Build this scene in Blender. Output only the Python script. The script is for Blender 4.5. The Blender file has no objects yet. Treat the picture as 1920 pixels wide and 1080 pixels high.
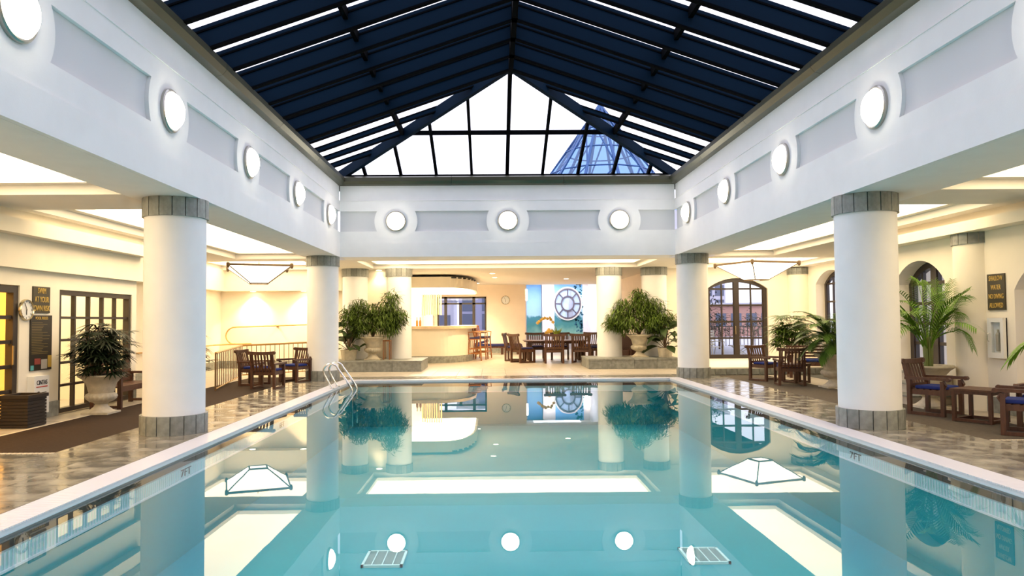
import bpy, bmesh, math, random
from mathutils import Vector, Matrix, Euler
R = random.Random(7)
PI = math.pi
S = bpy.context.scene
C = S.collection

# ------------------------------------------------------------------ camera
cam_d = bpy.data.cameras.new('camera'); cam = bpy.data.objects.new('camera', cam_d); C.objects.link(cam)
F, PITCH, YAW, ROLL, PX, PY = 1367.4, .037, .0082, .0075, 934.45, 551.46
fw = Vector((math.sin(YAW)*math.cos(PITCH), math.cos(YAW)*math.cos(PITCH), math.sin(PITCH)))
rt = Vector((math.cos(YAW), -math.sin(YAW), 0)); up = rt.cross(fw)
r2 = math.cos(ROLL)*rt - math.sin(ROLL)*up; u2 = math.sin(ROLL)*rt + math.cos(ROLL)*up
M = Matrix((r2, u2, -fw)).transposed().to_4x4(); M.translation = (0, 0, 1.58)
cam.matrix_world = M
cam_d.sensor_width = 36; cam_d.lens = 36*F/1920
cam_d.shift_x = (960-PX)/1920; cam_d.shift_y = (PY-540)/1920
cam_d.clip_start = .05; cam_d.clip_end = 600
S.camera = cam

# ------------------------------------------------------------------ sky, exposure
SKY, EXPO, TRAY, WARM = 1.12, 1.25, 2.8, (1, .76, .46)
W = bpy.data.worlds.new('sky'); S.world = W; W.use_nodes = True
nt = W.node_tree; bg = nt.nodes['Background']
tc = nt.nodes.new('ShaderNodeTexCoord'); sx = nt.nodes.new('ShaderNodeSeparateXYZ'); cr = nt.nodes.new('ShaderNodeValToRGB')
nt.links.new(tc.outputs['Generated'], sx.inputs[0]); nt.links.new(sx.outputs['Z'], cr.inputs[0]); nt.links.new(cr.outputs[0], bg.inputs[0])
cr.color_ramp.elements[0].position = 0; cr.color_ramp.elements[0].color = (.80, .78, .86, 1)
cr.color_ramp.elements[1].position = .35; cr.color_ramp.elements[1].color = (.86, .83, 1, 1)
bg.inputs[1].default_value = SKY
S.view_settings.view_transform = 'Standard'; S.view_settings.look = 'None'
S.view_settings.exposure = EXPO; S.view_settings.gamma = 1
S.cycles.caustics_reflective = False; S.cycles.caustics_refractive = False
S.cycles.sample_clamp_indirect = 6
S.cycles.max_bounces = 10; S.cycles.transparent_max_bounces = 16

# ------------------------------------------------------------------ materials
MAT = {}
def mat(name, col, rough=.6, metal=0, var=.0, vscale=6, bump=0, bscale=40, emit=None, es=0, spec=.5, rnd=0, stretch=None, rvar=0):
    if name in MAT: return MAT[name]
    m = bpy.data.materials.new(name); m.use_nodes = True; n = m.node_tree; b = n.nodes['Principled BSDF']
    b.inputs['Base Color'].default_value = (*col, 1); b.inputs['Roughness'].default_value = rough
    b.inputs['Metallic'].default_value = metal; b.inputs['Specular IOR Level'].default_value = spec
    if emit: b.inputs['Emission Color'].default_value = (*emit, 1); b.inputs['Emission Strength'].default_value = es
    vec = None
    if var or bump or rvar:
        t = n.nodes.new('ShaderNodeTexCoord'); vec = t.outputs['Object']
        if stretch:
            mp = n.nodes.new('ShaderNodeMapping'); mp.inputs['Scale'].default_value = stretch; n.links.new(vec, mp.inputs[0]); vec = mp.outputs[0]
    out = None
    if var:
        no = n.nodes.new('ShaderNodeTexNoise'); no.inputs['Scale'].default_value = vscale; no.inputs['Detail'].default_value = 5
        n.links.new(vec, no.inputs['Vector'])
        r = n.nodes.new('ShaderNodeValToRGB')
        r.color_ramp.elements[0].position = .3; r.color_ramp.elements[1].position = .7
        r.color_ramp.elements[0].color = (*[c*(1-var) for c in col], 1); r.color_ramp.elements[1].color = (*[min(1, c*(1+var)) for c in col], 1)
        n.links.new(no.outputs['Fac'], r.inputs[0]); out = r.outputs[0]
        if rvar:
            mr = n.nodes.new('ShaderNodeMapRange'); mr.inputs['From Min'].default_value = .4; mr.inputs['From Max'].default_value = .62
            mr.inputs['To Min'].default_value = rough; mr.inputs['To Max'].default_value = rough+rvar
            n.links.new(no.outputs['Fac'], mr.inputs[0]); n.links.new(mr.outputs[0], b.inputs['Roughness'])
    if rnd:
        oi = n.nodes.new('ShaderNodeObjectInfo'); hs = n.nodes.new('ShaderNodeHueSaturation')
        mr = n.nodes.new('ShaderNodeMapRange'); mr.inputs['To Min'].default_value = 1-rnd; mr.inputs['To Max'].default_value = 1+rnd
        n.links.new(oi.outputs['Random'], mr.inputs[0]); n.links.new(mr.outputs[0], hs.inputs['Value'])
        hs.inputs['Color'].default_value = (*col, 1)
        if out: n.links.new(out, hs.inputs['Color'])
        out = hs.outputs[0]
    if out: n.links.new(out, b.inputs['Base Color'])
    if bump:
        no = n.nodes.new('ShaderNodeTexNoise'); no.inputs['Scale'].default_value = bscale; no.inputs['Detail'].default_value = 4
        n.links.new(vec, no.inputs['Vector']); bp = n.nodes.new('ShaderNodeBump'); bp.inputs['Strength'].default_value = bump
        bp.inputs['Distance'].default_value = .02
        n.links.new(no.outputs['Fac'], bp.inputs['Height']); n.links.new(bp.outputs[0], b.inputs['Normal'])
    MAT[name] = m; return m
def emat(name, col, s):
    if name in MAT: return MAT[name]
    m = bpy.data.materials.new(name); m.use_nodes = True; n = m.node_tree; n.nodes.clear()
    e = n.nodes.new('ShaderNodeEmission'); e.inputs[0].default_value = (*col, 1); e.inputs[1].default_value = s
    o = n.nodes.new('ShaderNodeOutputMaterial'); n.links.new(e.outputs[0], o.inputs[0]); MAT[name] = m; return m
def clear_mat(name, tint, ior, bump=0, bscale=3, one_sided=False):
    m = bpy.data.materials.new(name); m.use_nodes = True; n = m.node_tree; n.nodes.clear()
    t = n.nodes.new('ShaderNodeBsdfTransparent'); t.inputs[0].default_value = (*tint, 1)
    g = n.nodes.new('ShaderNodeBsdfGlossy'); g.inputs['Roughness'].default_value = 0.0
    f = n.nodes.new('ShaderNodeFresnel'); f.inputs[0].default_value = ior
    x = n.nodes.new('ShaderNodeMixShader'); o = n.nodes.new('ShaderNodeOutputMaterial')
    n.links.new(f.outputs[0], x.inputs[0]); n.links.new(t.outputs[0], x.inputs[1]); n.links.new(g.outputs[0], x.inputs[2]); n.links.new(x.outputs[0], o.inputs[0])
    if bump:
        tc = n.nodes.new('ShaderNodeTexCoord'); no = n.nodes.new('ShaderNodeTexNoise'); no.inputs['Scale'].default_value = bscale
        n.links.new(tc.outputs['Object'], no.inputs['Vector']); bp = n.nodes.new('ShaderNodeBump'); bp.inputs['Strength'].default_value = bump; bp.inputs['Distance'].default_value = .01
        n.links.new(no.outputs['Fac'], bp.inputs['Height']); n.links.new(bp.outputs[0], g.inputs['Normal'])
    if one_sided:                                  # only the upper side of the surface mirrors
        ge = n.nodes.new('ShaderNodeNewGeometry'); sb = n.nodes.new('ShaderNodeMath'); sb.operation = 'SUBTRACT'; sb.use_clamp = True
        n.links.new(f.outputs[0], sb.inputs[0]); n.links.new(ge.outputs['Backfacing'], sb.inputs[1]); n.links.new(sb.outputs[0], x.inputs[0])
    else:                                          # thin pane: the same reflectance from both sides
        ge = n.nodes.new('ShaderNodeNewGeometry'); ma = n.nodes.new('ShaderNodeMath'); ma.operation = 'MULTIPLY_ADD'
        ma.inputs[1].default_value = 1/ior-ior; ma.inputs[2].default_value = ior
        n.links.new(ge.outputs['Backfacing'], ma.inputs[0]); n.links.new(ma.outputs[0], f.inputs[0])
    MAT[name] = m; return m

plaster = mat('white_plaster', (.84, .84, .84), .7, var=.02, vscale=3, bump=.05, bscale=60)
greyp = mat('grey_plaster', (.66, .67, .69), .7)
cream = mat('cream_plaster', (.86, .80, .68), .75, var=.03, vscale=2, bump=.05, bscale=60)
peach = mat('peach_plaster', (.86, .74, .62), .75, var=.03, vscale=2)
ceilw = mat('ceiling_plaster', (.80, .77, .72), .8, var=.02, vscale=2)
slate_col = mat('slate_tile', (.235, .245, .225), .5, var=.28, vscale=9, bump=.1, bscale=50, rnd=.18)
grout = mat('dark_grout', (.10, .105, .10), .8)
slate_deck = mat('wet_slate', (.23, .21, .165), .05, var=.5, vscale=3, bump=.08, bscale=9, rnd=.22, rvar=.20)
stone = mat('stone_floor', (.46, .41, .34), .35, var=.16, vscale=5, bump=.08, bscale=30, rnd=.08)
runner = mat('brown_runner', (.036, .022, .015), .8, var=.3, vscale=14, bump=.2, bscale=120, stretch=(1, 4, 1), spec=.1)
runner_r = mat('grey_runner', (.10, .083, .064), .8, var=.25, vscale=14, bump=.2, bscale=120, stretch=(1, 4, 1), spec=.1)
grating_m = mat('white_grating', (.78, .78, .84), .25)
navy = mat('navy_steel', (.0006, .0085, .021), .7, spec=.06)
navyd = mat('dark_steel', (.0025, .003, .004), .9, spec=.02)
bronze = mat('bronze_curb', (.085, .085, .055), .35, metal=.5)
darkfr = mat('dark_frame', (.035, .024, .018), .4)
chrome = mat('stainless_steel', (.75, .75, .74), .12, metal=1)
teak = mat('dark_teak', (.085, .034, .018), .42, var=.3, vscale=8, stretch=(3, 3, .6))
oak = mat('amber_oak', (.33, .13, .036), .42, var=.25, vscale=8, stretch=(3, 3, .6))
brownw = mat('brown_teak', (.085, .034, .016), .45, var=.3, vscale=8, stretch=(3, 3, .6))
bluec = mat('blue_canvas', (.008, .024, .19), .85, bump=.1, bscale=200)
navyc = mat('navy_canvas', (.02, .022, .10), .85, bump=.1, bscale=200)
caststone = mat('cast_stone', (.56, .50, .38), .8, var=.15, vscale=9, bump=.2, bscale=60)
soil = mat('soil', (.03, .022, .015), .95, bump=.5, bscale=60)
bark = mat('bark', (.16, .11, .07), .9, bump=.3, bscale=40)
opal = emat('opal_lamp', (1, .90, .70), 9.0)
opal_p = emat('pendant_opal', (1, .86, .62), 2.4)
tray_m = emat('tray_plaster_glow', WARM, TRAY)
brass = mat('brass', (.45, .33, .15), .3, metal=1)
bronzef = mat('lamp_bronze', (.10, .06, .025), .5)
def leafm(name, col, rnd=.25):
    m = mat(name, col, .5, var=.35, vscale=5, rnd=rnd, spec=.22); b = m.node_tree.nodes['Principled BSDF']
    return m
lf_ficus = leafm('ficus_leaf', (.075, .125, .014)); lf_palm = leafm('palm_leaf', (.115, .235, .016)); lf_dark = leafm('dark_leaf', (.010, .020, .007)); lf_rh = leafm('fan_leaf', (.065, .115, .014)); lf_broad = leafm('broad_leaf', (.035, .06, .018))
pool_m = mat('pool_paint', (.002, .31, .37), .6, var=.04, vscale=1.2)
pool_tile = mat('pool_tile', (.45, .66, .66), .3, var=.04, vscale=8)
gutter_m = mat('gutter_throat', (.07, .05, .04), .6)
black = mat('black_paint', (.012, .012, .012), .5)
white = mat('white_enamel', (.82, .82, .80), .4)
gold = mat('gold_lettering', (.62, .42, .10), .4)
signbr = mat('sign_brown', (.045, .036, .018), .5)
glass = clear_mat('window_glass', (.93, .96, .98), 1.45)
sky_glass = clear_mat('skylight_glass', (.94, .97, 1), 1.30)
water_m = clear_mat('pool_water', (.88, .99, 1), 1.33, bump=.02, bscale=1.6, one_sided=True)

# ------------------------------------------------------------------ mesh builder
class MB:
    def __init__(s): s.v = []; s.f = []
    def add(s, vs, fs, m=None):
        o = len(s.v)
        for p in vs:
            p = Vector(p); s.v.append(tuple(m @ p) if m is not None else tuple(p))
        s.f += [tuple(i+o for i in f) for f in fs]; return s
    def box(s, x0, x1, y0, y1, z0, z1, m=None):
        return s.add([(x0,y0,z0),(x1,y0,z0),(x1,y1,z0),(x0,y1,z0),(x0,y0,z1),(x1,y0,z1),(x1,y1,z1),(x0,y1,z1)],
                     [(0,3,2,1),(4,5,6,7),(0,1,5,4),(1,2,6,5),(2,3,7,6),(3,0,4,7)], m)
    def beam(s, a, b, w, h, upv=(0,0,1)):
        a, b = Vector(a), Vector(b); d = (b-a).normalized(); u = Vector(upv)
        if abs(d.dot(u)) > .98: u = Vector((0,1,0))
        x = d.cross(u).normalized()*w/2; y = x.cross(d).normalized()*h/2
        vs = [a-x-y, a+x-y, a+x+y, a-x+y, b-x-y, b+x-y, b+x+y, b-x+y]
        return s.add(vs, [(0,3,2,1),(4,5,6,7),(0,1,5,4),(1,2,6,5),(2,3,7,6),(3,0,4,7)])
    def tube(s, pts, r, n=8, closed=False):
        pts = [Vector(p) for p in pts]; rs = r if isinstance(r, (list, tuple)) else [r]*len(pts); o = len(s.v); N = len(pts)
        prev = None
        for i, p in enumerate(pts):
            if closed: d = pts[(i+1)%N]-pts[i-1]
            else: d = pts[min(i+1, N-1)]-pts[max(i-1, 0)]
            d.normalize()
            if prev is None:
                a = Vector((0,0,1)) if abs(d.z) < .9 else Vector((1,0,0)); x = d.cross(a).normalized()
            else: x = (prev-d*prev.dot(d)).normalized()
            prev = x; y = d.cross(x)
            for k in range(n):
                t = 2*PI*k/n; s.v.append(tuple(p+(x*math.cos(t)+y*math.sin(t))*rs[i]))
        for i in range(N if closed else N-1):
            for k in range(n):
                j = (i+1) % N
                s.f.append((o+i*n+k, o+i*n+(k+1)%n, o+j*n+(k+1)%n, o+j*n+k))
        if not closed: s.f.append(tuple(o+k for k in reversed(range(n)))); s.f.append(tuple(o+(N-1)*n+k for k in range(n)))
        return s
    def lathe(s, prof, n=32, mod=None, cx=0, cy=0, cap=True):
        o = len(s.v)
        for i, (r, z) in enumerate(prof):
            for k in range(n):
                t = 2*PI*k/n; rr = r*(mod(i, t) if mod else 1); s.v.append((cx+rr*math.cos(t), cy+rr*math.sin(t), z))
        for i in range(len(prof)-1):
            for k in range(n): s.f.append((o+i*n+k, o+i*n+(k+1)%n, o+(i+1)*n+(k+1)%n, o+(i+1)*n+k))
        if cap: s.f.append(tuple(o+k for k in reversed(range(n)))); s.f.append(tuple(o+(len(prof)-1)*n+k for k in range(n)))
        return s
    def prism(s, poly, w0, w1, fn):      # poly of (u,v); fn(u,v,w)->xyz
        n = len(poly)
        vs = [fn(u, v, w0) for u, v in poly]+[fn(u, v, w1) for u, v in poly]
        return s.add(vs, [tuple(range(n)), tuple(range(2*n-1, n-1, -1))]+[(i, i+n, (i+1)%n+n, (i+1)%n) for i in range(n)])
    def mesh(s, name, m, smooth=False, fix=True):
        me = bpy.data.meshes.new(name); me.from_pydata(s.v, [], s.f)
        if fix:
            bm = bmesh.new(); bm.from_mesh(me); bmesh.ops.recalc_face_normals(bm, faces=bm.faces); bm.to_mesh(me); bm.free()
        me.materials.append(m)
        if smooth:
            for p in me.polygons: p.use_smooth = True
            try: me.set_sharp_from_angle(angle=math.radians(40))
            except Exception: pass
        me.update(); return me
    def build(s, name, m, parent=None, smooth=False, kind=None, fix=True, loc=None, rz=0):
        o = bpy.data.objects.new(name, s.mesh(name, m, smooth, fix)); C.objects.link(o)
        if parent: o.parent = parent
        if loc: o.location = loc
        if rz: o.rotation_euler.z = rz
        if kind: o['kind'] = kind
        return o
def tag(o, label, cat, group=None, kind=None):
    o['label'] = label; o['category'] = cat
    if group: o['group'] = group
    if kind: o['kind'] = kind
    return o
def thing(name, label, cat, loc=(0,0,0), rz=0, group=None):
    o = bpy.data.objects.new(name, None); C.objects.link(o); o.location = loc; o.rotation_euler.z = rz; o.empty_display_size = .1
    return tag(o, label, cat, group)
def sroot(name, loc=(0,0,0)):
    o = bpy.data.objects.new(name, None); C.objects.link(o); o.location = loc; o['kind'] = 'structure'; return o
def inst(me, name, parent, loc=(0,0,0), rot=(0,0,0), sc=None):
    o = bpy.data.objects.new(name, me); C.objects.link(o); o.parent = parent; o.location = loc; o.rotation_euler = rot
    if sc: o.scale = sc if isinstance(sc, tuple) else (sc,)*3
    return o
KIDS = {}
def copy_tree(o, parent=None):
    c = o.copy(); C.objects.link(c); c.parent = parent
    for ch in KIDS.get(o.name) or list(o.children): copy_tree(ch, c)
    return c
def place(proto, used, loc, rz, label, group=None):
    o = proto if not used else copy_tree(proto)
    o.location = loc; o.rotation_euler = (0, 0, rz); o['label'] = label
    if group: o['group'] = group
    return o
def text_mesh(body, size, m, xs=1.0, ext=.003, align='CENTER'):
    cu = bpy.data.curves.new('txt', 'FONT'); cu.body = body; cu.size = size; cu.align_x = align; cu.align_y = 'CENTER'; cu.extrude = ext; cu.resolution_u = 3
    o = bpy.data.objects.new('txt', cu); C.objects.link(o)
    dg = bpy.context.evaluated_depsgraph_get(); me = bpy.data.meshes.new_from_object(o.evaluated_get(dg))
    bpy.data.objects.remove(o); bpy.data.curves.remove(cu)
    me.transform(Matrix.Diagonal((xs, 1, 1, 1))); me.materials.clear(); me.materials.append(m); return me

# ------------------------------------------------------------------ key dimensions (metres; deck z = 0, water z = -.05)
XL, XR, YF = -4.2518, 5.145, 20.34
XC = (XL+XR)/2; MS = (XR-XL)/3; YN = YF-9*MS       # near end of the court
HS, ZR, ZT = 3.395, 4.393, 5.40                    # soffit, lamp line, top of the white fascia
PL, PR, PF, PN = -3.8, 4.8, 19.85, -6.5            # pool edges
WL, WR = -7.6, 8.35                                # near side walls
C1, C2, CL, CRX = 10.76, 20.19, -4.667, 5.55

# ------------------------------------------------------------------ pool
b = MB()
Z0 = -1.25
pool = sroot('pool_basin')
MB().box(PL-.3, PR+.3, PN-.3, PF+.3, Z0-.2, Z0).build('pool_floor', pool_m, pool)
for nm, a in (('left', (PL-.3, PL, PN, PF)), ('right', (PR, PR+.3, PN, PF)), ('far', (PL-.3, PR+.3, PF, PF+.3)), ('near', (PL-.3, PR+.3, PN-.3, PN))):
    MB().box(*a, Z0, -.34).build('pool_side', pool_m, pool)
# tile band (ribbed, one tile strip), trim line, dark gutter throat
def ring(name, x, z0, z1, m):
    b = MB()
    b.box(PL-.3, PL-x, PN, PF, z0, z1); b.box(PR+x, PR+.3, PN, PF, z0, z1); b.box(PL-.3, PR+.3, PF+x, PF+.3, z0, z1); b.box(PL-.3, PR+.3, PN-.3, PN-x, z0, z1)
    return b.build(name, m, pool)
ring('trim_line', -.012, -.34, -.32, grating_m)
ring('tile_band', 0, -.32, -.185, pool_tile)
ring('gutter_throat', .04, -.185, -.03, gutter_m)
b = MB()
y = 2.0
while y < PF:
    b.box(PL, PL+.004, y, y+.018, -.318, -.187); b.box(PR-.004, PR, y, y+.018, -.318, -.187); y += .05
b.build('tile_rib', grating_m, pool, kind='stuff')
for y, tx in ((9.1, '7FT'), (13.2, '6FT')):
    me = text_mesh(tx, .13, black, 1.5); inst(me, 'depth_mark', pool, (PL+.006, y, -.252), (PI/2, 0, PI/2))
    inst(me, 'depth_mark', pool, (PR-.006, y+.6, -.252), (PI/2, 0, -PI/2))
for x in (-1.3, 2.5):
    d = thing('floor_drain', ('square pool floor drain grille under the left side of the water' if x < 0 else 'square pool floor drain grille under the right side of the water'), 'drain', (x, 8.8, Z0), group='pool floor drains')
    b = MB(); b.box(-.24, .24, -.28, -.25, 0, .03); b.box(-.24, .24, .25, .28, 0, .03); b.box(-.24, -.21, -.28, .28, 0, .03); b.box(.21, .24, -.28, .28, 0, .03)
    for k in (-.12, 0, .12): b.box(k-.006, k+.006, -.26, .26, 0, .028)
    b.build('frame', mat('drain_frame', (.55, .78, .78), .5), d)
    b = MB()
    for k in range(24): b.box(-.21, .21, -.25+k*.021, -.25+k*.021+.009, 0, .02)
    b.build('grille', mat('drain_grille', (.30, .45, .46), .5), d)
b = MB().add([(PL-.02, PN-.02, -.05), (PR+.02, PN-.02, -.05), (PR+.02, PF+.02, -.05), (PL-.02, PF+.02, -.05)], [(0, 1, 2, 3)])
tag(b.build('pool_water', water_m, fix=False), 'still turquoise pool water mirroring columns and ceiling', 'water', kind='stuff')
# overflow grating strip round the pool
gr = sroot('trim_1')
GW = .32
MB().box(PL-GW, PL, PN, PF+GW, -.06, -.012).build('gutter_tray', grating_m, gr)
MB().box(PR, PR+GW, PN, PF+GW, -.06, -.012).build('gutter_tray', grating_m, gr)
MB().box(PL, PR, PF, PF+GW, -.06, -.012).build('gutter_tray', grating_m, gr)
b = MB(); y = 3.5
while y < PF+GW-.02:
    b.box(PL-GW, PL+.01, y, y+.016, -.014, 0); b.box(PR-.01, PR+GW, y, y+.016, -.014, 0); y += .026
b.build('grating_slat', grating_m, gr, kind='stuff')
b = MB(); x = PL
while x < PR:
    b.box(x, x+.016, PF-.01, PF+GW, -.014, 0); x += .026
b.build('grating_slat', grating_m, gr, kind='stuff')

# ------------------------------------------------------------------ floors
fl = sroot('floor')
b = MB()
b.box(-13.5, PL-GW, -8.6, PF+GW, -.20, -.02); b.box(PR+GW, 14, -8.6, PF+GW, -.20, -.02); b.box(-13.5, 14, PF+GW, 42, -.20, -.02); b.box(-13.5, 14, -8.6, PN, -.20, -.02)
b.build('floor_bed', grout, fl)
def tiles(parent, x0, x1, y0, y1, sx, sy, m, name='tile', gap=.008, z=0, th=.03, jit=.0015):
    nx, ny = max(1, round((x1-x0)/sx)), max(1, round((y1-y0)/sy)); sx, sy = (x1-x0)/nx, (y1-y0)/ny
    me = MB().box(-sx/2+gap/2, sx/2-gap/2, -sy/2+gap/2, sy/2-gap/2, -th, 0).mesh(name, m)
    for i in range(nx):
        for j in range(ny):
            inst(me, name, parent, (x0+(i+.5)*sx, y0+(j+.5)*sy, z+R.uniform(-jit, 0)))
SL, SR = -5.42, 6.40
fls = sroot('floor_wet_slate')
tiles(fls, SL, PL-GW-.01, 5.4, PF+GW, .64, .62, slate_deck)
tiles(fls, PR+GW+.01, SR, 5.4, PF+GW, .64, .62, slate_deck)
tiles(fls, -7.0, SL, 6.0, 9.05, .8, .62, slate_deck)
tiles(fls, SR, 7.7, 6.0, 9.4, .65, .62, slate_deck)
tiles(fls, PL-GW, PR+GW, PF+GW, 21.2, .8, .5, slate_deck)
MB().box(-7.0, SL, 9.05, 21.3, -.03, -.002).build('floor_runner_left', runner, kind='structure')
MB().box(SR, 7.72, 9.4, 20.6, -.03, -.002).build('floor_runner_right', runner_r, kind='structure')
b = MB()
b.box(-7.05, -7.0, 6, 15.6, -.03, .001); b.build('trim_2', mat('pale_strip', (.66, .58, .45), .5), kind='structure')
MB().box(7.72, 7.77, 6, 20.6, -.03, .001).build('trim_3', MAT['pale_strip'], kind='structure')
for x0, x1, y, nm in ((-7.0, SL, 9.05, 'trim_4'), (SR, 7.7, 9.4, 'trim_5')):
    b = MB(); x = x0
    while x < x1: b.box(x, x+.05, y-.025, y+.025, -.02, .006); x += .065
    b.build(nm, MAT['pale_strip'], kind='structure')
flt = sroot('floor_stone')
tiles(flt, WL-.2, -7.05, 6, 15.6, .6, .6, stone, z=-.001); tiles(flt, 7.77, WR+.3, 6, 20.6, .6, .6, stone, z=-.001)
tiles(flt, -9.6, SL, 21.3, 25.8, .7, .75, stone, z=-.001); tiles(flt, -9.6, -7.0, 15.6, 21.3, .65, .72, stone, z=-.001)
tiles(flt, SL, 6.2, 21.2, 24.4, .73, .64, stone, z=-.001)
MB().box(SL, 6.2, 24.4, 41, -.03, -.001).build('floor_lounge', stone, kind='structure')
MB().box(-9.6, WL, -8, 15.6, -.03, -.001).build('floor_room', stone, kind='structure')
# raised platform with tiled riser on the right
plat = sroot('floor_platform')
MB().box(6.05, 11.2, 20.95, 25.9, -.02, .20).build('slab', cream, plat)
tiles_me = MB().box(-.155, .155, -.03, 0, 0, .165).mesh('tile', slate_col)
for k in range(16): inst(tiles_me, 'tile', plat, (6.21+k*.32, 20.95, 0))

# ------------------------------------------------------------------ upper fascia of the court
def arc_pts(cu, side, n=10):
    r = .60; a = math.asin(.285/r); pts = []
    for k in range(n+1):
        t = -a+2*a*k/n; pts.append((cu+side*r*math.cos(t), ZR+r*math.sin(t)))
    return pts
def fascia(name, L, centers, fn, thick):
    o = sroot(name); b = MB()
    q = lambda u0, u1, v0, v1, w0, w1: b.prism([(u0,v0),(u1,v0),(u1,v1),(u0,v1)], w0, w1, fn)
    b.prism([(0,HS),(L,HS),(L,ZT+.1),(0,ZT+.1)], -thick, -.06, fn)
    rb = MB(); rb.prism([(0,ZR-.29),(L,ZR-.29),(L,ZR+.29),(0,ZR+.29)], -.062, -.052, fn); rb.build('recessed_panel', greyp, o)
    q(0, L, HS, 3.80, -.056, .012); q(0, L, 3.80, ZR-.285, -.056, 0)
    q(0, L, ZR+.285, 4.97, -.056, 0); q(0, L, 4.97, ZT, -.056, -.018); q(0, L, 4.965, 4.985, -.05, .012)
    for c in centers:
        b.prism(arc_pts(c, 1)+list(reversed(arc_pts(c, -1))), -.056, 0, fn)
    b.build('beam_face', plaster, o)
    return o
GROUP_L = 'round lamps along the court fascia'
_dome = MB(); prof = []
for k in range(9):
    t = k/8*PI/2; prof.append((.245*math.cos(t)+.001, .02+.15*math.sin(t)))
_dome.lathe(prof, 40); dome_me = _dome.mesh('dome', opal, True)
ring_me = MB().lathe([(.24, .0), (.285, .0), (.285, .035), (.27, .05), (.25, .05), (.24, .03), (.24, 0)], 40, cap=False).mesh('ring', mat('pewter', (.45, .43, .38), .3, metal=.8), True)
def roundel(loc, rot, label):
    o = thing('round_wall_lamp', label, 'lamp', loc, group=GROUP_L); o.rotation_euler = rot
    inst(dome_me, 'dome', o); inst(ring_me, 'rim', o)
LC = [YF-1.35-k*MS for k in range(9)]
fascia('wall_upper_left', YF-YN, [c-YN for c in LC], lambda u, v, w: (XL+w, YN+u, v), .93)
fascia('wall_upper_right', YF-YN, [c-YN for c in LC], lambda u, v, w: (XR-w, YN+u, v), 1.2)
fascia('wall_upper_far', XR-XL, [MS*.5, MS*1.5, MS*2.5], lambda u, v, w: (XL+u, YF-w, v), .9)
fascia('wall_upper_near', XR-XL, [MS*.5, MS*1.5, MS*2.5], lambda u, v, w: (XL+u, YN+w, v), .9)
ordn = ['farthest', 'second from the far corner', 'third from the far corner', 'fourth from the far corner', 'nearest visible']
for k in range(5):
    roundel((XL, LC[k], ZR), (0, PI/2, 0), f'glowing round lamp on left fascia, {ordn[k]}')
    roundel((XR, LC[k], ZR), (0, -PI/2, 0), f'glowing round lamp on right fascia, {ordn[k]}')
for k, n in enumerate(('left', 'middle', 'right')):
    roundel((XL+MS*(k+.5), YF, ZR), (PI/2, 0, 0), f'glowing round lamp on far fascia, {n} of three')

# ------------------------------------------------------------------ glazed hip roof
sk = sroot('ceiling_skylight')
SLP = .345; HW = 5.05; ZRI = 7.55; YA = 16.3       # glass ridge height, apex of the hip
zg = lambda dx: ZRI-SLP*abs(dx)
ZC = zg(HW)
# curb
def curb(name, a0, a1, fn):
    b = MB(); b.prism([(-.012, ZT-.005), (.10, ZT+.02), (.165, ZT+.10), (.165, ZT+.20), (.10, ZT+.24), (-.35, ZT+.24), (-.35, ZT-.005)], a0, a1, fn)
    return b.build(name, bronze, sk)
ys = [YN]+[YF-3.05*k for k in range(9, -1, -1)]
for y0, y1 in zip(ys[:-1], ys[1:]):
    if y1-y0 < .1: continue
    curb('curb_section', y0+.004, y1-.004, lambda u, v, w: (XL+u, w, v)); curb('curb_section', y0+.004, y1-.004, lambda u, v, w: (XR-u, w, v))
for k in range(3):
    curb('curb_section', XL+k*MS+.004, XL+(k+1)*MS-.004, lambda u, v, w: (w, YF-u, v))
curb('curb_section', XL, XR, lambda u, v, w: (w, YN+u, v))
# filler from the fascia top out to the rafter feet
b = MB(); b.box(XL-.9, XL-.36, YN-.9, YF+.9, ZT, ZC); b.box(XR+.36, XR+1.1, YN-.9, YF+.9, ZT, ZC); b.box(XL-.9, XR+1.1, YF+.5, YF+.9, ZT, ZC)
b.build('eaves_block', navyd, sk)
def rafter(y, depth, dxin, w=.075):
    for sgn in (-1, 1):
        b = MB(); fn = lambda u, v, wv: (XC+sgn*u, y+wv, v)
        b.prism([(dxin, zg(dxin)-depth), (HW, zg(HW)-depth), (HW, zg(HW)-.02), (dxin, zg(dxin)-.02)], -w/2, w/2, fn)
        o = b.build('rafter', navy, sk)
        fd = depth*.30
        b = MB(); b.prism([(dxin, zg(dxin)-depth-.012), (HW, zg(HW)-depth-.012), (HW, zg(HW)-depth+.02), (dxin, zg(dxin)-depth+.02)], -w*.66, w*.66, fn)
        b.prism([(dxin, zg(dxin)-fd), (HW, zg(HW)-fd), (HW, zg(HW)-fd+.03), (dxin, zg(dxin)-fd+.03)], -w*.72, w*.72, fn)
        b.build('flange', navyd, o)
RY = [14.25-.92*k for k in range(-1, 25)]
RY = [y for y in RY if y > YN+.3]
for y in RY: rafter(y, .385, .05)
rafter(16.1, .36, .05, .12)
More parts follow.
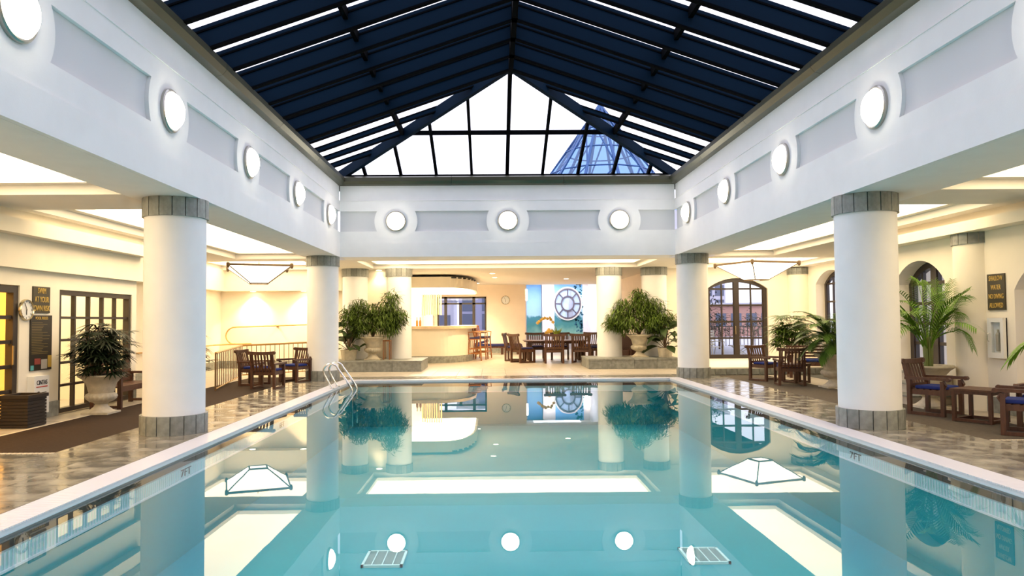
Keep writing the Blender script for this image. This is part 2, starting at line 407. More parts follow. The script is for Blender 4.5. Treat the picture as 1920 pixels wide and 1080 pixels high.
# jack rafters beyond the apex
YE = YF+.62                                        # outer edge of the hip glass
hipx = lambda y: HW*(y-YA)/(YE-YA)                 # |dx| of the hip line at y
for y in (17.0, 17.9, 18.8, 19.65):
    rafter(y, .15, hipx(y)+.05, .06)
b = MB(); b.beam((XC, YN, ZRI-.20), (XC, YA, ZRI-.20), .10, .40); b.build('ridge_beam', navyd, sk)
for sgn in (-1, 1):
    b = MB(); b.beam((XC+sgn*.0, YA-.05, ZRI-.19), (XC+sgn*HW, YE, ZC-.16), .12, .26); b.build('hip_rafter', navy, sk)
    b = MB(); b.beam((XC+sgn*2.75, YN, zg(2.75)-.12), (XC+sgn*2.75, YA+(YE-YA)*2.75/HW-.1, zg(2.75)-.12), .075, .17); b.build('purlin', navyd, sk)
    for y in RY[:16]:
        MB().box(XC-.06*(1 if sgn < 0 else 0), XC+.06*(1 if sgn > 0 else 0), y-.10, y+.10, ZRI-.40, ZRI-.05).build('ridge_plate', navyd, sk)
# hip end glazing bars
hz = lambda y: ZRI-(ZRI-ZC)*(y-YA)/(YE-YA)
for k in range(-4, 5):
    x = 1.015*k
    ytop = YA+(YE-YA)*abs(x)/HW+.02
    b = MB(); b.beam((XC+x, ytop, hz(ytop)-.06), (XC+x, YE-.02, hz(YE)-.06), .075 if k else .10, .12); b.build('hip_mullion', navyd, sk)
yt = YA+(YE-YA)*.56
MB().box(XC-HW*.56, XC+HW*.56, yt-.04, yt+.04, hz(yt)-.12, hz(yt)-.01).build('hip_transom', navyd, sk)
# panes: each bay on each slope in two halves (below and above the purlin)
yb = sorted(RY+[16.1, 17.0, 17.9, 18.8, 19.65])
for y0, y1 in zip(yb[:-1], yb[1:]):
    for sgn in (-1, 1):
        for d0, d1 in ((.05, 2.75), (2.75, HW)):
            a0 = max(d0, hipx(y0)) if y0 > YA else d0; a1 = max(d0, hipx(y1)) if y1 > YA else d0
            if min(a0, a1) >= d1-.05: continue
            a1 = min(a1, d1-.01); a0 = min(a0, d1-.01)
            P = [(XC+sgn*a0, y0+.02, zg(a0)), (XC+sgn*d1, y0+.02, zg(d1)), (XC+sgn*d1, y1-.02, zg(d1)), (XC+sgn*a1, y1-.02, zg(a1))]
            MB().add(P, [(0,1,2,3)]).build('pane', sky_glass, sk, fix=False)
for k in range(-5, 5):
    xa, xb = 1.015*k, 1.015*(k+1); xa, xb = max(xa, -HW+.03), min(xb, HW-.03)
    ya_, yb_ = YA+(YE-YA)*abs(xa)/HW, YA+(YE-YA)*abs(xb)/HW
    lo, hi = (YE, yt)
    for y0, y1 in ((yt, YE), (YA, yt)):
        ta, tb = max(ya_, y0), max(yb_, y0)
        if min(ta, tb) >= y1-.03: continue
        ta, tb = min(ta, y1-.01), min(tb, y1-.01)
        MB().add([(XC+xa, y1, hz(y1)+.004), (XC+xb, y1, hz(y1)+.004), (XC+xb, tb, hz(tb)+.004), (XC+xa, ta, hz(ta)+.004)], [(0,1,2,3)]).build('pane', sky_glass, sk, fix=False)
MB().box(XL-.9, XR+1.1, YN-.9, YN+.2, ZT, ZRI+.3).build('wall_gable_near', plaster, kind='structure')

# ------------------------------------------------------------------ ceilings with recessed light trays
def slab(b, x0, x1, y0, y1, z0=HS, z1=3.92): b.box(min(x0, x1), max(x0, x1), y0, y1, z0, z1)
BL, BR = XL-.93, XR+1.2                              # outer side of the main beams
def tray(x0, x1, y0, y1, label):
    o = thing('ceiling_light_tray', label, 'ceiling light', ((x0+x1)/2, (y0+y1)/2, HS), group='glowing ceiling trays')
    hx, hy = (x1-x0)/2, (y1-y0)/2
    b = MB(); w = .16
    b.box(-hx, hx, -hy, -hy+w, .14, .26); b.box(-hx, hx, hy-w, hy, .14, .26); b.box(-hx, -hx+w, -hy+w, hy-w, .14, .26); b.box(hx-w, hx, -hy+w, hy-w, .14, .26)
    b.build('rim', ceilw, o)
    MB().box(-hx+w, hx-w, -hy+w, hy-w, .24, .27).build('glowing_plaster', tray_m, o)  # plaster lit from hidden coves; that light is put in as emission
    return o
cl = MB(); crt = MB()
LT = [(-5, 10.2), (11.55, 20.7)]
CW = -7.28                                            # inner edge of the wall cornice
for (y0, y1), y2 in zip(LT, (11.55, 21.6)): slab(cl, CW, BL, y1, y2)
slab(cl, CW, BL, -8.6, -5); slab(cl, -10.2, CW, -8.6, 15.6); slab(cl, -10.2, CW, 15.6, 21.6)
cl.box(-10.2, BL, 24.9, 26.5, HS, 3.92); cl.box(-10.2, -9.25, 21.6, 24.9, HS, 3.92); cl.box(-5.6, BL, 21.6, 24.9, HS, 3.92)
cl.build('ceiling_left', ceilw, kind='structure')
CWR = 8.03
for y0, y1 in ((-8.6, -5), (10.2, 11.55), (20.7, 21.5)): slab(crt, BR, CWR, y0, y1)
slab(crt, CWR, 11.6, -8.6, 21.5)
crt.box(BR, 11.6, 25.2, 26.5, HS, 3.92); crt.box(10.6, 11.6, 21.5, 25.2, HS, 3.92)
crt.build('ceiling_right', ceilw, kind='structure')
b = MB(); b.box(BL, BR, YF+.9, 21.75, HS, 3.92); b.box(BL, BR, 24.85, 36.6, HS, 3.92); b.box(BL, -4.05, 21.75, 24.85, HS, 3.92); b.box(4.95, BR, 21.75, 24.85, HS, 3.92); b.box(1.6, 5.4, 36.6, 41.4, 3.8, 3.92)
b.build('ceiling_far', ceilw, kind='structure')
MB().box(-12, BL+.1, -8.8, 36.8, 3.93, 4.0).build('roof_left', navyd, kind='structure'); MB().box(BR-.1, 12, -8.8, 26.4, 3.93, 4.0).build('roof_right', navyd, kind='structure'); MB().box(BL+.1, 12, YF+.92, 41.5, 3.93, 4.0).build('roof_far', navyd, kind='structure')
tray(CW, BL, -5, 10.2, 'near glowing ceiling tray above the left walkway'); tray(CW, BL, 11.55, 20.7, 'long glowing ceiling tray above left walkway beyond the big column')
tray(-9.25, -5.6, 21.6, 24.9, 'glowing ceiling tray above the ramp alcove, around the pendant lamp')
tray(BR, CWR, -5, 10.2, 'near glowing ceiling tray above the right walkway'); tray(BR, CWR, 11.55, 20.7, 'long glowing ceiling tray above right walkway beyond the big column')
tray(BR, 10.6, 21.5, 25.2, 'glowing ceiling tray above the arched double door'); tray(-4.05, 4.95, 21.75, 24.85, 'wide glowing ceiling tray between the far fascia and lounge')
# cornices and bulkhead
MB().box(WL, CW, -8.5, 15.6, 2.99, 3.22).build('trim_6', cream, kind='structure')
MB().box(WL-.2, WL+.1, -8.5, 15.7, 2.48, 3.42).build('wall_bulkhead_left', cream, kind='structure')
MB().box(CWR, WR, -8.5, 15.8, 3.04, 3.22).build('trim_7', cream, kind='structure')
MB().box(-9.6, BL, 25.15, 25.6, 2.68, 3.42).build('wall_bulkhead_alcove', cream, kind='structure')
MB().box(-9.7, -9.2, 15.7, 25.2, 2.68, 3.42).build('wall_bulkhead_side', cream, kind='structure')

# ------------------------------------------------------------------ columns
def wedge(r0, r1, a, z0, z1, gap=.006, n=3):
    b = MB(); g = gap/r1; pts = []
    for k in range(n+1):
        t = -a/2+g+(a-2*g)*k/n; pts.append((r1*math.cos(t), r1*math.sin(t)))
    for k in range(n, -1, -1):
        t = -a/2+g+(a-2*g)*k/n; pts.append((r0*math.cos(t), r0*math.sin(t)))
    b.prism(pts, z0, z1, lambda u, v, w: (u, v, w)); return b
NT = 16
cap_me = wedge(.42, .455, 2*PI/NT, HS-.275, HS).mesh('capital_tile', slate_col)
base_me = wedge(.42, .462, 2*PI/NT, 0, .27).mesh('base_tile', slate_col)
def column(x, y, label, z0=0, tiled=True, rot=.1):
    o = thing('column', label, 'column', (x, y, z0), rot)
    MB().lathe([(.425, 0), (.425, HS-z0)], 56).build('shaft', plaster, o, True)
    MB().lathe([(.434, HS-.272-z0), (.434, HS-z0)], 48, cap=False).build('capital_core', grout, o)
    for k in range(NT): inst(cap_me, 'capital_tile', o, (0, 0, -z0), (0, 0, 2*PI*k/NT))
    if tiled:
        MB().lathe([(.44, 0), (.44, .265)], 48, cap=False).build('base_core', grout, o)
        for k in range(NT): inst(base_me, 'base_tile', o, (0, 0, 0), (0, 0, 2*PI*k/NT))
    return o
column(CL, C1, 'big white column at the left pool edge, nearest the camera'); column(CRX, C1, 'big white column at the right pool edge, nearest the camera', rot=.2)
column(CL-.02, C2, 'white column beside the pool ladder at far left corner'); column(CRX, C2, 'white column at the far right corner of the pool')
column(-4.70, 25.0, 'white column on left planter, behind the urn at its left', .342, False); column(-3.2, 25.0, 'white column on left planter, right of the urn', .34, False)
column(4.02, 25.1, 'white column on right planter, left of the urn', .34, False); column(5.60, 25.2, 'white column on right planter, right of the urn', .34, False)

# ------------------------------------------------------------------ walls
def wall(name, boxes, m):
    b = MB()
    for q in boxes: b.box(*q)
    return b.build(name, m, kind='structure')
# left wall with door and window openings
wall('wall_left', [(WL-.2, WL, -8.6, 9.5, 0, 3.4), (WL-.2, WL, 9.5, 11.78, 2.21, 3.4), (WL-.2, WL, 11.78, 12.86, 0, 3.4), (WL-.2, WL, 12.86, 15.43, 2.19, 3.4), (WL-.2, WL, 15.43, 15.62, 0, 3.4), (-9.7, WL-.2, 15.5, 15.62, 0, 3.4)], cream)
wall('wall_alcove_side', [(-9.7, -9.5, 15.6, 25.8, -.05, 3.4)], cream)
wall('wall_alcove_back', [(-9.7, -3.35, 25.6, 25.8, -.05, 3.4)], cream)
wall('wall_room_left', [(-11.2, -11.0, 7, 15.6, 0, 3.4), (-11.2, WL-.2, 12.3, 12.42, 0, 3.4), (-11.2, WL-.2, 7.0, 7.1, 0, 3.4)], mat('room_wall', (.85, .70, .45), .8))
wall('wall_lounge_left', [(-3.55, -3.35, 25.8, 36.3, 0, 3.4)], cream)
wall('wall_lounge_right', [(5.75, 5.95, 25.95, 36.3, 0, 3.4)], peach)
wall('wall_lounge_back', [(-3.5, -2.74, 36.3, 36.5, 0, 3.4), (-2.74, -.31, 36.3, 36.5, 2.80, 3.4), (-2.74, -.31, 36.3, 36.5, 0, 1.0), (-.31, 1.65, 36.3, 36.5, 0, 3.4), (5.3, 5.9, 36.3, 36.5, 0, 3.8)], peach)
bay = mat('bay_plaster', (.82, .80, .84), .75)
wall('wall_bay', [(1.45, 1.65, 36.5, 41, 0, 3.8), (5.3, 5.5, 36.5, 41, 0, 3.8), (1.65, 5.3, 36.28, 36.5, 3.42, 3.85), (1.65, 5.3, 40.8, 41, 0, 3.8), (2.75, 3.42, 40.3, 40.8, 0, 3.8), (4.98, 5.3, 40.3, 40.8, 0, 3.8)], bay)
# right wall near part with arched openings: panel with arch cut built as prisms in the plane X = WR
def arch_poly(yc, hw, zs, ze, n=14):
    """soffit points of a segmental arch from (yc-hw, zs) over the crown ze to (yc+hw, zs)"""
    h = ze-zs; r = (hw*hw+h*h)/(2*h); a = math.asin(min(1, hw/r)); zc = ze-r
    if h > hw: a = PI-a
    return [(yc+r*math.sin(-a+2*a*k/n), zc+r*math.cos(-a+2*a*k/n)) for k in range(n+1)]
def arched_wall(name, m, u0, u1, top, opens, w0, w1, fn):
    b = MB(); q = lambda a, c, d, e: b.prism([(a,d),(c,d),(c,e),(a,e)], w0, w1, fn)
    cur = u0
    for yc, hw, sill, zs, ze in opens:
        q(cur, yc-hw, 0, top)
        if sill > 0: q(yc-hw, yc+hw, 0, sill)
        P = arch_poly(yc, hw, zs, ze)
        for (a, za), (c, zc) in zip(P[:-1], P[1:]): b.prism([(a, za), (c, zc), (c, top), (a, top)], w0, w1, fn)
        cur = yc+hw
    q(cur, u1, 0, top)
    return b.build(name, m, kind='structure')
fnR = lambda u, v, w: (WR+w, u, v)
A1 = (14.22, .84, .53, 2.27, 2.70); A0 = (10.75, .84, .53, 2.02, 2.50)
arched_wall('wall_right', cream, -8.6, 15.8, 3.4, [A0, A1], 0, .45, fnR)
wall('wall_right_return', [(WR+.45, 11.2, 15.5, 15.8, 0, 3.4)], cream)
A2 = (23.65, 1.05, .2, 2.75, 3.17)
arched_wall('wall_right_far', cream, 15.8, 25.9, 3.4, [A2], 0, .45, lambda u, v, w: (11.0+w, u, v))
D2 = (8.66, 1.08, .18, 2.66, 3.04)
arched_wall('wall_right_back', cream, 5.75, 11.2, 3.4, [D2], 0, .35, lambda u, v, w: (u, 25.7+w, v))
wall('wall_near', [(-13.5, 14, -8.8, -8.6, 0, 3.4), (XL-1, XR+1.2, -8.8, -8.6, 3.4, 5.5)], cream)
# slate baseboards, tile by tile
def baseboard(name, pts, step=.34, h=.26, zb=0):
    o = sroot(name)
    for (x0, y0), (x1, y1) in pts:
        L = math.hypot(x1-x0, y1-y0); n = max(1, round(L/step)); s = L/n; a = math.atan2(y1-y0, x1-x0)
        me = MB().box(.004, s-.004, -.02, .02, 0, h).mesh('tile', slate_col)
        for k in range(n): inst(me, 'tile', o, (x0+(x1-x0)*k/n, y0+(y1-y0)*k/n, zb), (0, 0, a))
baseboard('baseboard_left', [((WL+.005, 6.5), (WL+.005, 9.45)), ((WL+.005, 11.8), (WL+.005, 12.84)), ((WL+.005, 15.45), (WL+.005, 15.62))])
baseboard('baseboard_alcove', [((-9.49, 15.8), (-9.49, 25.5)), ((-9.5, 25.585), (-3.4, 25.585))])
baseboard('baseboard_right', [((WR-.005, 6.5), (WR-.005, 13.3)), ((WR-.005, 15.15), (WR-.005, 15.8))])
baseboard('baseboard_lounge', [((-.3, 36.28), (1.6, 36.28)), ((5.74, 26.2), (5.74, 36.2))])
# engaged wall columns on the right
def half_col(x, y, label):
    o = thing('wall_column', label, 'column', (x, y, 0))
    MB().lathe([(.40, 0), (.40, 3.06)], 40).build('shaft', cream, o, True)
    for k in range(NT): inst(wcap, 'capital_tile', o, (0, 0, 0), (0, 0, 2*PI*k/NT))
    return o
wcap = wedge(.38, .425, 2*PI/NT, 2.85, 3.055).mesh('capital_tile', slate_col)
half_col(WR+.16, 12.64, 'white half column in right wall beside the shallow water sign')
o = half_col(10.85, 25.65, 'white half column in far right corner behind the fan palm'); o.scale = (1, 1, 1.10)

# ------------------------------------------------------------------ glazed doors and windows
def grid_window(name, fn, u0, u1, v0, v1, cols, rows, fr=.09, bar=.045, d=.06, paned=True, m=darkfr):
    o = sroot(name); b = MB(); q = lambda a, c, e, f, w0, w1: b.prism([(a,e),(c,e),(c,f),(a,f)], w0, w1, fn)
    q(u0, u0+fr, v0, v1, -d, d); q(u1-fr, u1, v0, v1, -d, d); q(u0+fr, u1-fr, v1-fr, v1, -d, d); q(u0+fr, u1-fr, v0, v0+fr, -d, d)
    b.build('window_frame', m, o)
    us = [u0+fr+(u1-u0-2*fr)*k/cols for k in range(cols+1)]; vs = [v0+fr+(v1-v0-2*fr)*k/rows for k in range(rows+1)]
    for u in us[1:-1]: MB().prism([(u-bar/2, v0+fr), (u+bar/2, v0+fr), (u+bar/2, v1-fr), (u-bar/2, v1-fr)], -d*.6, d*.6, fn).build('mullion', m, o)
    for v in vs[1:-1]: MB().prism([(u0+fr, v-bar/2), (u1-fr, v-bar/2), (u1-fr, v+bar/2), (u0+fr, v+bar/2)], -d*.55, d*.55, fn).build('glazing_bar', m, o)
    for a, c in zip(us[:-1], us[1:]):
        for e, f in zip(vs[:-1], vs[1:]): MB().add([fn(a, e, 0), fn(c, e, 0), fn(c, f, 0), fn(a, f, 0)], [(0,1,2,3)]).build('pane', glass, o, fix=False)
    return o
fnL = lambda u, v, w: (WL-.08+w, u, v)
grid_window('window_1', fnL, 12.87, 15.42, 0.02, 2.18, 5, 5, fr=.08)
d1 = grid_window('door_1', fnL, 9.6, 11.77, 0.02, 2.20, 3, 5, fr=.11, bar=.06)
b = MB(); b.tube([(WL+.06, 11.55, .95), (WL+.06, 11.55, 1.25)], .015); b.build('door_handle', brass, d1)
fnB = lambda u, v, w: (u, 36.34+w, v)
w2 = sroot('window_2')
b = MB()
for a in ((-2.74, -.31, 2.72, 2.80), (-2.74, -.31, 2.42, 2.50), (-2.74, -2.66, 1.0, 2.8), (-.39, -.31, 1.0, 2.8), (-1.0, -.86, 1.0, 2.8), (-2.4, -2.26, 1.0, 2.8), (-1.66, -1.52, 1.0, 2.5), (-2.74, -.31, 1.0, 1.08)): b.prism([(a[0],a[2]),(a[1],a[2]),(a[1],a[3]),(a[0],a[3])], -.06, .06, fnB)
b.build('window_frame', darkfr, w2)
for a in ((-2.66, -2.4, 1.08, 2.42), (-2.26, -1.66, 1.08, 2.42), (-1.52, -1.0, 1.08, 2.42), (-.86, -.39, 1.08, 2.42), (-2.66, -2.4, 2.5, 2.72), (-2.26, -1.0, 2.5, 2.72), (-.86, -.39, 2.5, 2.72)):
    MB().add([fnB(a[0], a[2], 0), fnB(a[1], a[2], 0), fnB(a[1], a[3], 0), fnB(a[0], a[3], 0)], [(0,1,2,3)]).build('pane', glass, w2, fix=False)
def arch_door(name, fn, yc, hw, sill, zs, ze, leaf_cols, rows, fr=.13, bar=.045, d=.06, double=True):
    o = sroot(name); P = arch_poly(yc, hw, zs, ze, 20); Pi = arch_poly(yc, hw-fr, zs, ze-fr*1.1, 20)
    b = MB()
    for i in range(20): b.prism([P[i], P[i+1], Pi[i+1], Pi[i]], -d, d, fn)
    for sg in (-1, 1):
        a, c = yc+sg*hw, yc+sg*(hw-fr); b.prism([(min(a,c), sill), (max(a,c), sill), (max(a,c), zs), (min(a,c), zs)], -d, d, fn)
    b.prism([(yc-hw+fr, sill), (yc+hw-fr, sill), (yc+hw-fr, sill+fr*1.2), (yc-hw+fr, sill+fr*1.2)], -d, d, fn)
    b.build('door_frame', darkfr, o)
    def ztop(u):
        for (a, za), (c, zc) in zip(Pi[:-1], Pi[1:]):
            if a <= u <= c: return za+(zc-za)*(u-a)/max(1e-6, c-a)
        return zs
    if double:
        MB().prism([(yc-.09, sill), (yc+.09, sill), (yc+.09, ztop(yc)+.02), (yc-.09, ztop(yc)+.02)], -d*.95, d*.95, fn).build('meeting_stile', darkfr, o)
    us = []
    n = leaf_cols*(2 if double else 1)
    if double:
        l = (hw-fr-.09)/leaf_cols
        cells = [(yc-hw+fr+k*l, yc-hw+fr+(k+1)*l) for k in range(leaf_cols)]+[(yc+.09+k*l, yc+.09+(k+1)*l) for k in range(leaf_cols)]
    else:
        l = 2*(hw-fr)/leaf_cols; cells = [(yc-hw+fr+k*l, yc-hw+fr+(k+1)*l) for k in range(leaf_cols)]
    vz = [sill+fr*1.2+(zs-sill-fr*1.2)*k/(rows-1) for k in range(rows)]
    for v in vz[1:]: MB().prism([(yc-hw+fr-.01, v-bar*.7), (yc+hw-fr+.01, v-bar*.7), (yc+hw-fr+.01, v+bar*.7), (yc-hw+fr-.01, v+bar*.7)], -d*.6, d*.6, fn).build('glazing_bar', darkfr, o)
    for a, c in cells:
        MB().prism([(c-bar/2, sill), (c+bar/2, sill), (c+bar/2, ztop(c-.001)+.01), (c-bar/2, ztop(c-.001)+.01)], -d*.55, d*.55, fn).build('mullion', darkfr, o)
        for e, f in zip(vz[:-1], vz[1:]): MB().add([fn(a, e, 0), fn(c, e, 0), fn(c, f, 0), fn(a, f, 0)], [(0,1,2,3)]).build('pane', glass, o, fix=False)
        e = vz[-1]; m_ = (a+c)/2; MB().add([fn(a, e, 0), fn(c, e, 0), fn(c, ztop(c-.001), 0), fn(m_, ztop(m_), 0), fn(a, ztop(a+.001), 0)], [(0,1,2,3,4)]).build('pane', glass, o, fix=False)
    return o
dd = arch_door('door_2', lambda u, v, w: (u, 25.86+w, v), *D2, 2, 5)
MB().tube([(8.60, 25.76, 1.05), (8.60, 25.76, 1.35)], .016).build('door_handle', brass, dd)
arch_door('window_3', lambda u, v, w: (WR+.36+w, u, v), *A1, 2, 5, fr=.12)
arch_door('window_4', lambda u, v, w: (WR+.36+w, u, v), *A0, 2, 5, fr=.12)
arch_door('window_5', lambda u, v, w: (11.36+w, u, v), *A2, 2, 5, fr=.12)
# steps up to the arched glazing
st = thing('stone_steps', 'grey stone steps rising to the arched window behind palm', 'steps', (7.98, 14.22, 0))
for k, (z0, z1, x0) in enumerate(((0, .17, -.42), (.17, .35, -.12), (.35, .53, .16))):
    MB().box(x0, .36, -1.0, 1.0, z0, z1-.03).build('riser', stone, st); MB().box(x0-.03, .36, -1.02, 1.02, z1-.03, z1).build('tread', slate_col, st)

# ------------------------------------------------------------------ lamps of the room
def area(name, loc, sx, sy, power, col, rot=(0,0,0)):
    l = bpy.data.lights.new(name, 'AREA'); l.shape = 'RECTANGLE'; l.size = sx; l.size_y = sy; l.energy = power; l.color = col
    o = bpy.data.objects.new(name, l); C.objects.link(o); o.location = loc; o.rotation_euler = rot; return o
def spot(name, loc, power, col, ang=1.9, blend=.8, rot=(0,0,0)):
    l = bpy.data.lights.new(name, 'SPOT'); l.energy = power*1.3; l.color = col; l.spot_size = ang; l.spot_blend = blend; l.shadow_soft_size = .06
    o = bpy.data.objects.new(name, l); C.objects.link(o); o.location = loc; o.rotation_euler = rot; return o
def downlight(x, y, z, label, power=60, col=(1, .70, .36)):
    o = thing('recessed_downlight', label, 'ceiling light', (x, y, z), group='recessed downlights')
    MB().lathe([(.10, -.012), (.125, -.012), (.125, 0), (.10, 0), (.10, -.012)], 20, cap=False).build('trim_ring', white, o)
    MB().lathe([(.10, -.008), (.10, -.004)], 20).build('lens', emat('downlight_lens', (1, .80, .5), 12), o)
    spot('downlight_beam', (x, y, z-.03), power, col)
for x, t in ((-8.3, 'left'), (-6.55, 'right')):
    downlight(x, 25.36, 2.68, f'recessed downlight in the alcove bulkhead, {t} of two', 170)
downlight(.0, 27.6, HS, 'recessed downlight in lounge ceiling nearest the wide tray', 190); downlight(.1, 30.2, HS, 'recessed downlight in middle of the lounge ceiling', 220); downlight(-.7, 34.6, HS, 'recessed downlight near the lounge back wall clock', 260)
downlight(-3.95, 25.42, HS, 'added downlight brightening the wall behind the left planter columns', 22); downlight(3.2, 31.5, HS, 'recessed downlight above the dining table', 170)  # the one behind the planter columns is added to brighten that wall
def pendant(x, y, z, rz, label):
    o = thing('pendant_lamp', label, 'lamp', (x, y, z), rz)
    T, Bm, h = .92, .26, .52
    q = lambda r, z: [(r, r, z), (-r, r, z), (-r, -r, z), (r, -r, z)]
    lo, hi = q(Bm, 0), q(T, h)
    for k in range(4):
        j = (k+1) % 4; MB().add([lo[k], lo[j], hi[j], hi[k]], [(0,1,2,3)]).build('glass_panel', opal_p, o, fix=False)
        MB().beam(lo[k], hi[k], .03, .03).build('corner_rib', bronzef, o)
        MB().beam(hi[k], hi[j], .045, .06).build('top_rail', bronzef, o); MB().beam(lo[k], lo[j], .045, .045).build('bottom_rail', bronzef, o)
        MB().lathe([(.03, h-.10), (.05, h-.04), (.05, h+.05), (.02, h+.07)], 10, cx=hi[k][0], cy=hi[k][1]).build('corner_finial', bronzef, o)
    MB().add(lo, [(0,1,2,3)]).build('glass_panel', opal_p, o, fix=False)
    MB().tube([(0, 0, h*.2), (0, 0, HS+.24-z)], .014).build('hanging_rod', brass, o)
    return o
pendant(-7.35, 23.0, 2.82, .35, 'inverted pyramid pendant lamp above the left ramp alcove'); pendant(8.62, 23.7, 2.86, .35, 'inverted pyramid pendant lamp in front of the arched double door')
area('room_lamp_amber', (-9.4, 9.9, 3.2), 2, 3, 150, (1, .55, .12)); area('room_lamp_cream', (-9.4, 14.0, 3.2), 2.4, 2.4, 75, (1, .78, .44))
MB().box(-11, WL-.2, 7.1, 15.5, 3.3, 3.4).build('ceiling_room', ceilw, kind='structure')

# ------------------------------------------------------------------ lounge: bar, hood, mural bay
bar = thing('bar_counter', 'curved cream bar counter with pale stone top in the lounge', 'bar', (0, 0, 0))
def bar_outline(off):
    pts = [(-3.34, 27.9-off), (-2.0, 27.9-off)]; cx, cy = -2.0, 30.0
    for k in range(1, 13):
        t = -PI/2+PI/2*k/12; pts.append((cx+(1.15+off)*math.cos(t), cy+(2.1+off)*math.sin(t)))
    pts += [(-.85+off, 33.2), (-1.45, 33.2)]
    for k in range(12, -1, -1):
        t = -PI/2+PI/2*k/12; pts.append((cx+.55*math.cos(t), cy+1.5*math.sin(t)))
    pts += [(-3.34, 28.5)]
    return pts
idn = lambda u, v, w: (u, v, w)
MB().prism(bar_outline(0), .26, 1.30, idn).build('front', cream, bar); MB().prism(bar_outline(.03), 0, .26, idn).build('plinth', slate_col, bar); MB().prism(bar_outline(.16), 1.30, 1.41, idn).build('countertop', mat('pale_marble', (.80, .62, .42), .25, var=.15, vscale=4), bar)
hood = thing('bar_hood', 'curved cream hood hanging above the bar counter', 'bar hood')
def hood_outline(r):
    pts = [(-3.34, 28.0), (-1.75, 28.0)]
    for k in range(1, 13):
        t = -PI/2+PI/2*k/12; pts.append((-1.75+r*math.cos(t), 31.2+3.2*math.sin(t)))
    return pts+[(-1.75+r, 34.4), (-3.34, 34.4)]
MB().prism(hood_outline(1.05), 2.87, 3.30, idn).build('shell', cream, hood); MB().prism(hood_outline(.95), 2.855, 2.872, idn).build('light_panel', emat('hood_light', (1, .84, .58), 5), hood)
b = MB()
for k in range(6):
    t = -PI/2+.25+.2*k; b.box(-.10, .10, -.02, .02, 0, .05, Matrix.Translation((-1.75+1.06*math.cos(t), 31.2+3.21*math.sin(t), 3.24)) @ Matrix.Rotation(t+PI/2, 4, 'Z'))
b.build('vent_slot', black, hood)
sc_ = thing('bamboo_screen', 'hanging bamboo slat screen behind the bar counter', 'screen', (-2.75, 33.0, 1.9))
me = MB().box(-.03, .03, -.02, .02, 0, .98).mesh('slat', mat('bamboo', (.62, .40, .16), .6, rnd=.25))
for k in range(9): inst(me, 'slat', sc_, (-.42+k*.105, 0, -.05*R.random()))
MB().box(-.5, .5, -.025, .025, .97, 1.0).build('head_rail', oak, sc_)
wall('wall_bar_back', [(-3.35, -2.9, 35.4, 36.3, 0, 3.4)], mat('bar_back', (.9, .85, .72), .6))
def bottle(x, y, z, m, label):
    o = thing('bottle', label, 'bottle', (x, y, z))
    MB().lathe([(.04, 0), (.045, .02), (.045, .18), (.016, .25), (.016, .32)], 14).build('body', m, o, True); MB().lathe([(.019, .32), (.019, .345)], 12).build('cap', gold, o)
bottle(-2.92, 28.2, 1.41, mat('amber_glass', (.45, .2, .04), .1), 'amber bottle standing on the bar near the column'); bottle(-2.80, 28.25, 1.41, MAT['amber_glass'], 'second amber bottle on the bar, right of the first')
mur = thing('mural', 'blue painted mural of sky and trees behind the round window', 'mural', (0, 40.28, 0))
def mural_mat():
    m = bpy.data.materials.new('mural_paint'); m.use_nodes = True; n = m.node_tree; b = n.nodes['Principled BSDF']; b.inputs['Roughness'].default_value = .7
    t = n.nodes.new('ShaderNodeTexCoord'); s = n.nodes.new('ShaderNodeSeparateXYZ'); no = n.nodes.new('ShaderNodeTexNoise'); no.inputs['Scale'].default_value = 2.2; no.inputs['Detail'].default_value = 6
    n.links.new(t.outputs['Object'], no.inputs['Vector']); n.links.new(t.outputs['Object'], s.inputs[0])
    mu = n.nodes.new('ShaderNodeMath'); mu.operation = 'MULTIPLY_ADD'; mu.inputs[1].default_value = .9; n.links.new(no.outputs['Fac'], mu.inputs[0]); n.links.new(s.outputs['Z'], mu.inputs[2])
    mr = n.nodes.new('ShaderNodeMapRange'); mr.inputs['From Min'].default_value = 1.2; mr.inputs['From Max'].default_value = 4.4; n.links.new(mu.outputs[0], mr.inputs[0])
    r = n.nodes.new('ShaderNodeValToRGB'); e = r.color_ramp.elements; e[0].position = .0; e[0].color = (.22, .42, .35, 1); e[1].position = 1; e[1].color = (.12, .36, .80, 1)
    for p, c in ((.18, (.05, .22, .22, 1)), (.30, (.04, .20, .26, 1)), (.34, (.35, .58, .72, 1)), (.6, (.30, .55, .85, 1))):
        x = e.new(p); x.color = c
    n.links.new(mr.outputs[0], r.inputs[0]); n.links.new(r.outputs[0], b.inputs['Base Color']); return m
mur_m = mural_mat()
MB().box(3.42, 4.98, -.01, .02, .75, 3.79).build('painted_panel', mur_m, mur); MB().box(1.9, 2.72, .3, .33, .75, 3.79).build('painted_panel', mur_m, mur)
treem = mat('mural_leaf', (.015, .10, .17), .8)
b = MB()
for k in range(90):
    x, z = R.uniform(4.55, 4.97), R.uniform(.9, 3.75)
    if abs(z-2.6) < .35 and x < 4.85: continue
    r = R.uniform(.04, .11); b.add([(x+r*math.cos(a)*R.uniform(.6, 1), -.013, z+r*math.sin(a)*R.uniform(.6, 1)) for a in [2*PI*j/7 for j in range(7)]], [tuple(range(7))])
b.build('painted_foliage', treem, mur, kind='stuff', fix=False)
w6 = sroot('window_6', (4.15, 40.2, 2.52))
